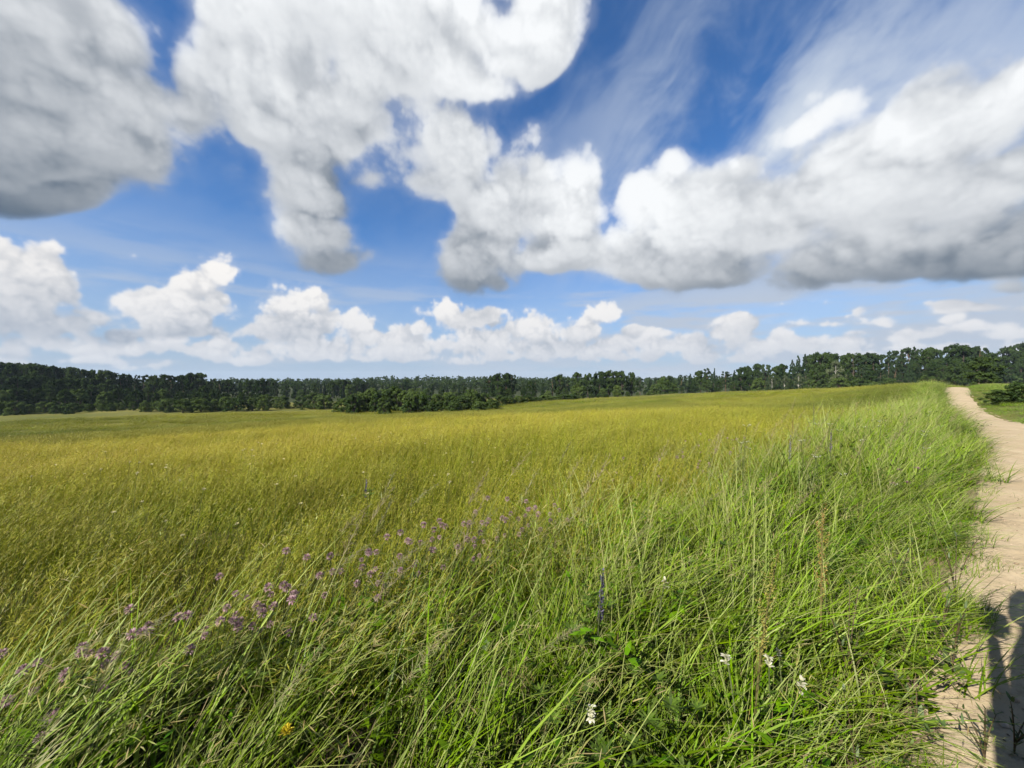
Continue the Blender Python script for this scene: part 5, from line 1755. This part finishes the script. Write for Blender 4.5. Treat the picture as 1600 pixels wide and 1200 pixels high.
# --- docks
def dock(x, y, h, lean, phi, label, cols):
    r_ = put("dock", at_ground(x, y), label, "plant")
    path = stem_path(h, lean, phi, 9)
    part("stem", merge_mesh("dock_stem", [(*tube_np(path, [.005] * 5 + [.004, .0035, .003, .0015], 6), (.16, .15, .05))], LEAF_MAT), r_)
    B = Blades()
    n = 620
    br = rp.integers(0, 9, n)                        # side branches
    s = rp.random(n)
    base = np.array([np.array([np.interp(.42 + .5 * (b / 9), np.linspace(0, 1, 9), path[:, k]) for k in range(3)]) for b in br])
    a = br * 2.4
    off = np.stack([np.cos(a) * .030 * s, np.sin(a) * .030 * s, .13 * s], 1)
    p = base + off + rp.normal(size=(n, 3)) * .006
    B.add(p, rp.uniform(.005, .009, n), rp.uniform(.005, .008, n), rp.random(n) * 6.28, rp.uniform(1.2, 2.6, n), rp.uniform(-.4, .4, n), pick(rp, n, cols), pick(rp, n, cols), segs=2, yaw=rp.uniform(-1, 1, n), shape=2.5)
    part("seed_spike", blades_mesh("dock_seeds", B, PETAL_MAT), r_)
    for k in range(6):
        B, n = Blades(), 1
        B.add(path[:1], rp.uniform(.18, .3, n), rp.uniform(.03, .05, n), rp.random(n) * 6.28, rp.uniform(.4, .9, n), rp.uniform(.2, .9, n), pick(rp, n, GREENS), pick(rp, n, GREENS), segs=6, shape=2.4)
        part("leaf", blades_mesh("dock_leaf", B, LEAF_MAT), r_)


YEL = [(.34, .30, .06), (.42, .36, .10), (.28, .26, .06)]
dock(1.02, 1.60, .88, .14, R(70), "yellow-green dock spike leaning in the near right verge", YEL)
dock(1.72, 2.12, .92, .04, R(40), "orange-brown dock spike further up the verge near the road", [(.34, .22, .06), (.26, .15, .05), (.36, .27, .09)])
dock(4.3, 5.9, .95, .05, R(60), "rusty dock spike standing in the far part of the verge", [(.25, .13, .07), (.2, .1, .05)])


# --- little flowers
def daisy(x, y, h, label, cols, nm="yellow_flower", group=None, n=26, r=.014):
    r_ = put(nm, at_ground(x, y), label, "flower", group)
    path = stem_path(h, .04, rp.random() * 6)
    part("stem", merge_mesh("flower_stem", [(*tube_np(path, [.0018] * 7, 5), (.10, .14, .03))], LEAF_MAT), r_)
    part("flower_head", blades_mesh("flower_head", petals(path[-1], n, r, r, r * .5, cols, rp, up=1.0, squash=.4), PETAL_MAT), r_)


daisy(-.71, 1.27, .36, "yellow flower cluster in the front grass at bottom left", [(.62, .50, .03), (.66, .56, .05)], n=45, r=.02)
dai = []
for k in range(3):
    path = stem_path(.55, .05, k)
    dai.append((merge_mesh("flower_stem", [(*tube_np(path, [.0015] * 7, 4), (.12, .15, .04))], LEAF_MAT),
                blades_mesh("flower_head", petals(path[-1], 18, .012, .014, .008, [(.60, .55, .30), (.62, .58, .42), (.55, .50, .2)], rp, up=.8, squash=.5), PETAL_MAT)))
for i in range(60):
    a, r = R(_rc.uniform(-52, 5)), _rc.uniform(3.2, 9)
    x, y = r * math.sin(a), r * math.cos(a)
    if to_tu(x, y)[1] < 2.9:
        continue
    r_ = put("meadow_flower", at_ground(x, y), "tiny cream flower speck amid the golden meadow grass", "flower", "cream flowers in the meadow", _rc.uniform(0, 6), _rc.uniform(.85, 1.2))
    s_, h_ = dai[i % 3]
    part("stem", s_, r_)
    part("flower_head", h_, r_)

# --- white umbels along the road side of the verge
umb = []
for k in range(3):
    path = stem_path(rp.uniform(.8, 1.0), .05, rp.random() * 6)
    its = [(*tube_np(path, [.0025] * 7, 5), (.11, .14, .04))]
    B = Blades()
    for j in range(9):
        a = rp.random() * 6.28
        tip = path[-1] + np.array((math.cos(a), math.sin(a), .9)) * rp.uniform(.015, .035)
        its.append((*tube_np(np.array([path[-1], tip]), [.001, .001], 4), (.12, .15, .05)))
        n = 9
        B.add(np.repeat(tip[None], n, 0), .007, .005, rp.random(n) * 6.28, rp.uniform(.6, 1.6, n), 0, (.5, .5, .4), pick(rp, n, [(.66, .67, .58)]), segs=2, shape=2.5)
    umb.append((merge_mesh("umbel_stem", its, LEAF_MAT), blades_mesh("umbel_head", B, PETAL_MAT)))
for i in range(34):
    t = 4.2 + 10 * _rc.random() ** 1.3
    u = float(road_l(t)) + _rc.uniform(.5, 1.9)
    x, y = to_xy(t, u)
    r_ = put("white_umbel", at_ground(x, y), "lacy white umbel rising from the verge beside the road", "flower", "white umbels in the verge", _rc.uniform(0, 6), _rc.uniform(.75, 1.1))
    s_, h_ = umb[i % 3]
    part("stem", s_, r_)
    part("flower_head", h_, r_)

# --- purple vetch by the road
for i, (t, u) in enumerate(((6.9, .45), (7.2, .62), (7.5, .4), (7.0, .8), (6.6, .55), (7.8, .7))):
    x, y = to_xy(t, u)
    daisy(x, y, .3 + .05 * i % .2, "mauve vetch flower in the leafy tangle at the road edge", [(.30, .12, .24), (.38, .18, .3)], "mauve_vetch", "mauve vetch by the road", n=40, r=.03)


# --- tall seed-headed stalks standing above the grass
stalks = []
for k in range(6):
    B = Blades()
    b = np.array([(0, 0, -.02)])
    L, phi, t0, kp = np.array([rp.uniform(.95, 1.2)]), np.array([WIND + rp.normal() * .25]), np.array([rp.uniform(.15, .4)]), np.array([rp.uniform(.35, .8)])
    B.add(b, L, .0042, phi, t0, kp, GREENS[2], (.30, .29, .13), segs=8, yaw=np.array([.3]), shape=5)
    B.add(np.repeat(stem_points(b, L, phi, t0, kp, .35), 2, 0), .26, .007, phi + np.array((-.5, .7)), t0 + .3, 1.2, GREENS[1], TIPS[0], segs=5, yaw=np.array((.4, -.4)))
    st = blades_mesh("stalk", B, LEAF_MAT)
    B = Blades()
    panicle(B, rp, np.repeat(b, 3, 0), np.repeat(L, 3), np.repeat(phi, 3), np.repeat(t0, 3), np.repeat(kp, 3), STRAW if k % 2 else STRAW[:1] + TIPS[1:], n=26, size=.05, start=.78, spread=.55, width=.0036)
    stalks.append((st, blades_mesh("seed_head", B, LEAF_MAT)))
for i in range(150):
    t, e = (-1.2 + 10 * _rc.random() ** 1.5, _rc.uniform(.7, 2.5)) if i < 90 else (_rc.uniform(4, 18), _rc.uniform(.3, 2.6))
    u = float(road_l(t)) + e
    x, y = to_xy(t, u)
    if math.hypot(x, y) < 1.0:
        continue
    br_ = math.degrees(math.atan2(x, y))
    where = "at the lower left" if br_ < -25 else "left of the blue lupin" if br_ < 10 else "right of the blue lupin" if br_ < 30 else "towards the road"
    lab = ("pale straw" if i % 2 else "greenish straw") + " seed head over the " + ("nearest verge grass " if t < 2 else ("middle verge grass " if t < 5 else "far verge grass ")) + where
    r_ = put("grass_stalk", at_ground(x, y), lab, "grass stalk", "seed-headed grass stalks of the verge", _rc.gauss(0, .3), _rc.uniform(.75, 1.05))
    s_, h_ = stalks[i % 6]
    part("stalk", s_, r_)
    part("seed_head", h_, r_)


# --- weeds rooted in the sand
def weed(x, y, size, label, stems=3, leaves=14, dark=1.0):
    t, u = to_tu(x, y)
    z = max(float(ground_z(x, y)), float(road_surface(np.float64(t), np.float64(u))))
    r_ = put("roadside_weed", (x, y, z), label, "weed", None, rp.random() * 6)
    n = 1
    g = np.array([(.055, .090, .022), (.075, .115, .030), (.045, .075, .020)]) * dark
    for k in range(leaves):
        B = Blades()
        B.add(np.array([(0, 0, -.005)]) + rp.normal(size=(n, 3)) * (.02, .02, 0), rp.uniform(.05, .12, n) * size, rp.uniform(.016, .034, n) * size, rp.random(n) * 6.28, rp.uniform(.5, 1.35, n), rp.uniform(-.2, .7, n),
              pick(rp, n, g), pick(rp, n, g * 1.3), segs=5, yaw=rp.uniform(-.3, .3, n), shape=2.3)
        part("leaf", blades_mesh("weed_leaf", B, LEAF_MAT), r_)
    for k in range(stems):
        path = stem_path(rp.uniform(.22, .5) * size, rp.uniform(.02, .14), rp.random() * 6)
        st = part("stem", merge_mesh("weed_stem", [(*tube_np(path, [.0028] * 5 + [.002, .0012], 5), (.12, .09, .05))], LEAF_MAT), r_)
        B = Blades()
        n = 12
        j = rp.integers(2, 7, n)
        B.add(path[j] + rp.normal(size=(n, 3)) * .003, rp.uniform(.02, .05, n), rp.uniform(.006, .012, n), rp.random(n) * 6.28, rp.uniform(.3, 1.2, n), .3, pick(rp, n, g), pick(rp, n, g * 1.4), segs=3, shape=2.2)
        part("stem_leaf", blades_mesh("weed_stem_leaves", B, LEAF_MAT), st)["kind"] = "stuff"


for x, y, s, lab, k, n in (
        (3.20, 2.75, 1.15, "dark leafy weed in the sand at the tip of the vehicle shadow", 4, 22),
        (2.46, 2.12, 1.05, "broad-leaved weed on bare sand beside the shadow edge", 3, 16),
        (2.62, 2.32, .9, "small weed with bent twigs just behind the broad-leaved one", 4, 10),
        (1.92, 1.80, 1.0, "leafy weed with a tall dark stem where verge meets sand", 2, 20),
        (1.62, 1.58, .9, "low leafy weed in the sand below the near verge", 1, 18),
        (2.02, 1.62, .6, "little sprout with dry pods at the bottom right sand", 4, 6),
        (2.2, 1.66, .55, "thin sprout at the very bottom edge of the sand", 3, 5),
        (4.35, 3.95, 1.0, "sprawling weed reaching onto the road behind the shadow tip", 3, 18),
        (5.0, 4.35, .8, "flat weed rosette on the road edge in mid distance", 1, 14),
        (5.9, 5.35, 1.0, "dark weed tuft overhanging the road edge", 4, 18),
        (6.9, 6.0, .9, "twiggy weed leaning across the road edge", 6, 10),
        (8.4, 7.4, 1.0, "bushy dark weed at the road edge further up", 5, 20),
        (1.30, 1.42, .9, "leafy green weed filling the thin turf at the bottom right", 2, 20),
        (1.75, 1.98, 1.1, "dark herb clump at the verge edge above the bare sand", 5, 22),
        (2.75, 2.72, 1.1, "bushy herb at the verge edge left of the shadow tip", 6, 22),
        (11.2, 9.7, 1.2, "tall dark weed where the verge narrows the road", 6, 24)):
    weed(x, y, s, lab, k, n)


# --- pebbles and clods on the sand
def pebbles():
    rng = np.random.default_rng(61)
    n = 2400
    t = 1.6 + 9 * rng.random(n) ** 1.8
    u = road_l(t) + rng.uniform(-2.6, .5, n) * rng.random(n) ** .6
    x, y = to_xy(t, u)
    z = road_surface(t, u)
    base = np.array([(-1, 0, 0), (0, -1, 0), (1, 0, 0), (0, 1, 0), (-.6, -.6, .5), (.6, -.6, .55), (.6, .6, .5), (-.6, .6, .45), (0, 0, .8), (0, 0, -.4)])
    tri = [(0, 1, 4), (1, 5, 4), (1, 2, 5), (2, 6, 5), (2, 3, 6), (3, 7, 6), (3, 0, 7), (0, 4, 7), (4, 5, 8), (5, 6, 8), (6, 7, 8), (7, 4, 8)]
    V, T3 = [], []
    for i in range(n):
        s = rng.uniform(.002, .008) * (2.2 if rng.random() < .06 else 1)
        a = rng.random() * 6.28
        b = (base * rng.uniform(.7, 1.3, base.shape)) * s
        c, d = math.cos(a), math.sin(a)
        V.append(np.stack([b[:, 0] * c - b[:, 1] * d + x[i], b[:, 0] * d + b[:, 1] * c + y[i], b[:, 2] + z[i] + s * .2], 1))
        T3.append(np.array(tri) + 10 * i)
    me = mesh_np("pebbles", np.concatenate(V), None, np.concatenate(T3))
    m, nt, b = principled("pebble_stone", .9, .2)
    geo = nt.nodes.new('ShaderNodeNewGeometry')
    c = mixc(nt, Nd(nt, geo.outputs['Random Per Island']), (.16, .115, .075), (.42, .33, .24))
    nt.links.new(c.s, b.inputs['Base Color'])
    me.materials.append(m)
    tag(link(bpy.data.objects.new("pebbles", me)), "scattered pebbles and clods on the sandy road", "pebbles", kind="stuff")


pebbles()

# ------------------------------------------------------------------ the vehicle whose shadow falls on the road, parked just right of the view
def build_car():
    f_t, left_u, half = 2.76, -0.16, 0.90
    cu, ct = left_u - half, f_t - 2.25
    x, y = to_xy(ct, cu)
    z = float(land(x, y)) - 0.02
    root = put("parked_van", (x, y, z), "silver grey van parked on the sandy road casting its shadow ahead", "van", None, math.atan2(RD[1], RD[0]))

    def mat(name, col, rough, metal=0.0, coat=0.0):
        m, nt, b = principled(name, rough, 0.5)
        tc = nt.nodes.new('ShaderNodeTexCoord')
        c = mixc(nt, noise(nt, Nd(nt, tc.outputs['Object']), 3, 5, .6), tuple(k * .85 for k in col), tuple(k * 1.1 for k in col))
        nt.links.new(c.s, b.inputs['Base Color'])
        b.inputs['Metallic'].default_value = metal
        b.inputs['Coat Weight'].default_value = coat
        return m
    root.scale = (1, 1, 1.5)
    paint = mat("car_paint", (.26, .27, .28), .35, .3, .6)
    glass = mat("car_glass", (.012, .015, .016), .05)
    rubber = mat("tyre_rubber", (.02, .02, .02), .85)
    alloy = mat("wheel_alloy", (.45, .45, .46), .35, .9)
    plastic = mat("black_plastic", (.02, .02, .021), .6)
    lamp = mat("lamp_glass", (.55, .56, .57), .1)
    red = mat("tail_lamp", (.35, .02, .02), .15)
    plate = mat("plate_white", (.7, .7, .68), .5)

    def loft(secs, n=20, p=.42):
        """secs: x, half width, z low, z high, shoulder inset of the top"""
        V, Q = [], []
        for sx, hw, z0, z1, ins in secs:
            for k in range(n):
                a = 2 * math.pi * (k + .5) / n
                c, s = math.cos(a), math.sin(a)
                px = math.copysign(abs(c) ** p, c)
                pz = math.copysign(abs(s) ** p, s)
                w = hw * (1 - ins * max(0, pz))
                V.append((sx, px * w, (z0 + z1) / 2 + pz * (z1 - z0) / 2))
        m = len(secs)
        for i in range(m - 1):
            for k in range(n):
                k2 = (k + 1) % n
                Q.append((i * n + k, i * n + k2, (i + 1) * n + k2, (i + 1) * n + k))
        T3 = []
        for i in (0, m - 1):
            sx, hw, z0, z1, ins = secs[i]
            V.append((sx, 0, (z0 + z1) / 2))
            for k in range(n):
                T3.append((len(V) - 1, i * n + k, i * n + (k + 1) % n))
        return V, Q, T3

    def ob(name, geo, m, parent=root, smooth=True):
        me = mesh_np(name, geo[0], geo[1], geo[2] if len(geo) > 2 else None, smooth)
        bm = bmesh.new()
        bm.from_mesh(me)
        bmesh.ops.recalc_face_normals(bm, faces=bm.faces)
        bm.to_mesh(me)
        bm.free()
        me.materials.append(m)
        return link(bpy.data.objects.new(name, me), parent)

    def bevel_box(name, lo, hi, m, parent=root, r=.02):
        bm = bmesh.new()
        bmesh.ops.create_cube(bm, size=1)
        for v in bm.verts:
            v.co = [(lo[k] + hi[k]) / 2 + v.co[k] * (hi[k] - lo[k]) for k in range(3)]
        bmesh.ops.bevel(bm, geom=list(bm.edges), offset=r, segments=2, affect='EDGES')
        me = bpy.data.meshes.new(name)
        bm.to_mesh(me)
        bm.free()
        me.materials.append(m)
        return link(bpy.data.objects.new(name, me), parent)

    def lathe(name, prof, cx, cy, cz, m, parent, n=28):
        V, Q = [], []
        for yy, rr in prof:
            for k in range(n):
                a = 2 * math.pi * k / n
                V.append((cx + rr * math.cos(a), cy + yy, cz + rr * math.sin(a) / 1.5))
        for i in range(len(prof) - 1):
            for k in range(n):
                k2 = (k + 1) % n
                Q.append((i * n + k, i * n + k2, (i + 1) * n + k2, (i + 1) * n + k))
        return ob(name, (V, Q), m, parent)
    body = ob("body", loft([(-2.25, .70, .45, .92, .05), (-2.18, .84, .34, 1.02, .05), (-1.7, .89, .28, 1.06, .04), (-.5, .90, .26, 1.06, .04), (.75, .90, .26, 1.06, .04),
                            (1.0, .89, .26, 1.07, .06), (1.6, .88, .28, 1.04, .08), (2.0, .84, .30, 1.0, .10), (2.18, .74, .36, .94, .1), (2.25, .60, .44, .84, .1)]), paint)
    ob("cabin_glass", loft([(-2.14, .74, 1.0, 1.50, .05), (-2.05, .77, 1.0, 1.62, .12), (-1.2, .79, 1.0, 1.66, .12), (.6, .79, 1.0, 1.66, .12), (1.25, .78, 1.0, 1.60, .12), (1.95, .76, .98, 1.06, .06)], 28, .16), glass)
    ob("roof", loft([(-2.16, .66, 1.58, 1.64, .1), (-1.9, .70, 1.60, 1.69, .12), (-.2, .71, 1.62, 1.70, .12), (1.0, .70, 1.61, 1.69, .12), (1.36, .68, 1.55, 1.62, .12)]), paint)
    for sy in (-1, 1):
        for px, py, tx in ((1.30, .69, 1.90), (.62, .705, .62), (-.75, .705, -.75), (-2.06, .69, -2.10)):
            ob("pillar", tube_np([(tx, sy * .735, 1.03), ((px + tx) / 2, sy * .70, 1.34), (px, sy * (py - .03), 1.60)], [.075, .075, .06], 8), paint)
        for dx0, dx1 in ((.64, 1.62), (-.74, .60)):
            d = bevel_box("door", (dx0, sy * .885 - .02, .36), (dx1, sy * .885 + .028, 1.0), paint, root, .03)
            bevel_box("door_handle", (dx0 + .06, sy * .925 - .012, .86), (dx0 + .24, sy * .925 + .012, .895), plastic, d, .008)
        mir = bevel_box("side_mirror", (1.40, .80 if sy > 0 else -.935, 1.06), (1.60, .935 if sy > 0 else -.80, 1.24), paint, root, .04)
        bevel_box("mirror_glass", (1.392, sy * .87 - .05, 1.08), (1.404, sy * .87 + .05, 1.22), glass, mir, .004)
        ob("headlight", loft([(2.02, .10, .66, .82, 0), (2.14, .14, .66, .83, 0), (2.20, .12, .68, .80, 0)], 12), lamp).location = (0, sy * .60, 0)
        ob("tail_light", loft([(-2.24, .07, .66, .96, 0), (-2.18, .09, .64, .98, 0), (-2.08, .09, .66, .96, 0)], 12), red).location = (0, sy * .74, 0)
        for wx in (-1.38, 1.36):
            ob("wheel_arch", tube_np([(wx + .40 * math.cos(a), sy * .885, .245 + .285 * math.sin(a)) for a in np.linspace(-.15, math.pi + .15, 14)], [.035] * 14, 6), plastic)
            wh = lathe("tyre", [(-.11, .20), (-.115, .29), (-.08, .33), (.08, .33), (.115, .29), (.11, .20)], wx, sy * .81, .222, rubber, root)
            lathe("rim", [(sy * .10, .215), (sy * .112, .20), (sy * .085, .17), (sy * .09, .06), (sy * .105, .05), (sy * .105, .001)], wx, sy * .81, .222, alloy, wh)
    bevel_box("front_grille", (2.18, -.42, .50), (2.27, .42, .68), plastic, root, .02)
    bevel_box("number_plate", (2.262, -.26, .42), (2.278, .26, .53), plate, root, .004)
    bevel_box("number_plate", (-2.275, -.26, .70), (-2.255, .26, .81), plate, root, .004)
    bevel_box("front_bumper", (2.12, -.72, .30), (2.28, .72, .44), plastic, root, .03)
    bevel_box("rear_bumper", (-2.28, -.74, .32), (-2.12, .74, .46), plastic, root, .03)


build_car()

# ------------------------------------------------------------------ the air
def build_haze():
    bm = bmesh.new()
    bmesh.ops.create_cube(bm, size=1)
    lo, hi = Vector((-2620, -2620, -70)), Vector((2620, 2620, 48))
    for v in bm.verts:
        v.co = Vector([(lo[k] + hi[k]) / 2 + v.co[k] * (hi[k] - lo[k]) for k in range(3)])
    me = bpy.data.meshes.new("haze")
    bm.to_mesh(me)
    bm.free()
    m = bpy.data.materials.new("summer_haze")
    m.use_nodes = True
    nt = m.node_tree
    nt.nodes.clear()
    out = nt.nodes.new('ShaderNodeOutputMaterial')
    pv = nt.nodes.new('ShaderNodeVolumePrincipled')
    pv.inputs['Color'].default_value = (0.66, 0.82, 1.0, 1)
    pv.inputs['Density'].default_value = 0.00007
    pv.inputs['Anisotropy'].default_value = 0.0
    nt.links.new(pv.outputs[0], out.inputs['Volume'])
    me.materials.append(m)
    tag(link(bpy.data.objects.new("haze", me)), "faint blue summer haze between the meadow and the woods", "haze", kind="stuff")


build_haze()
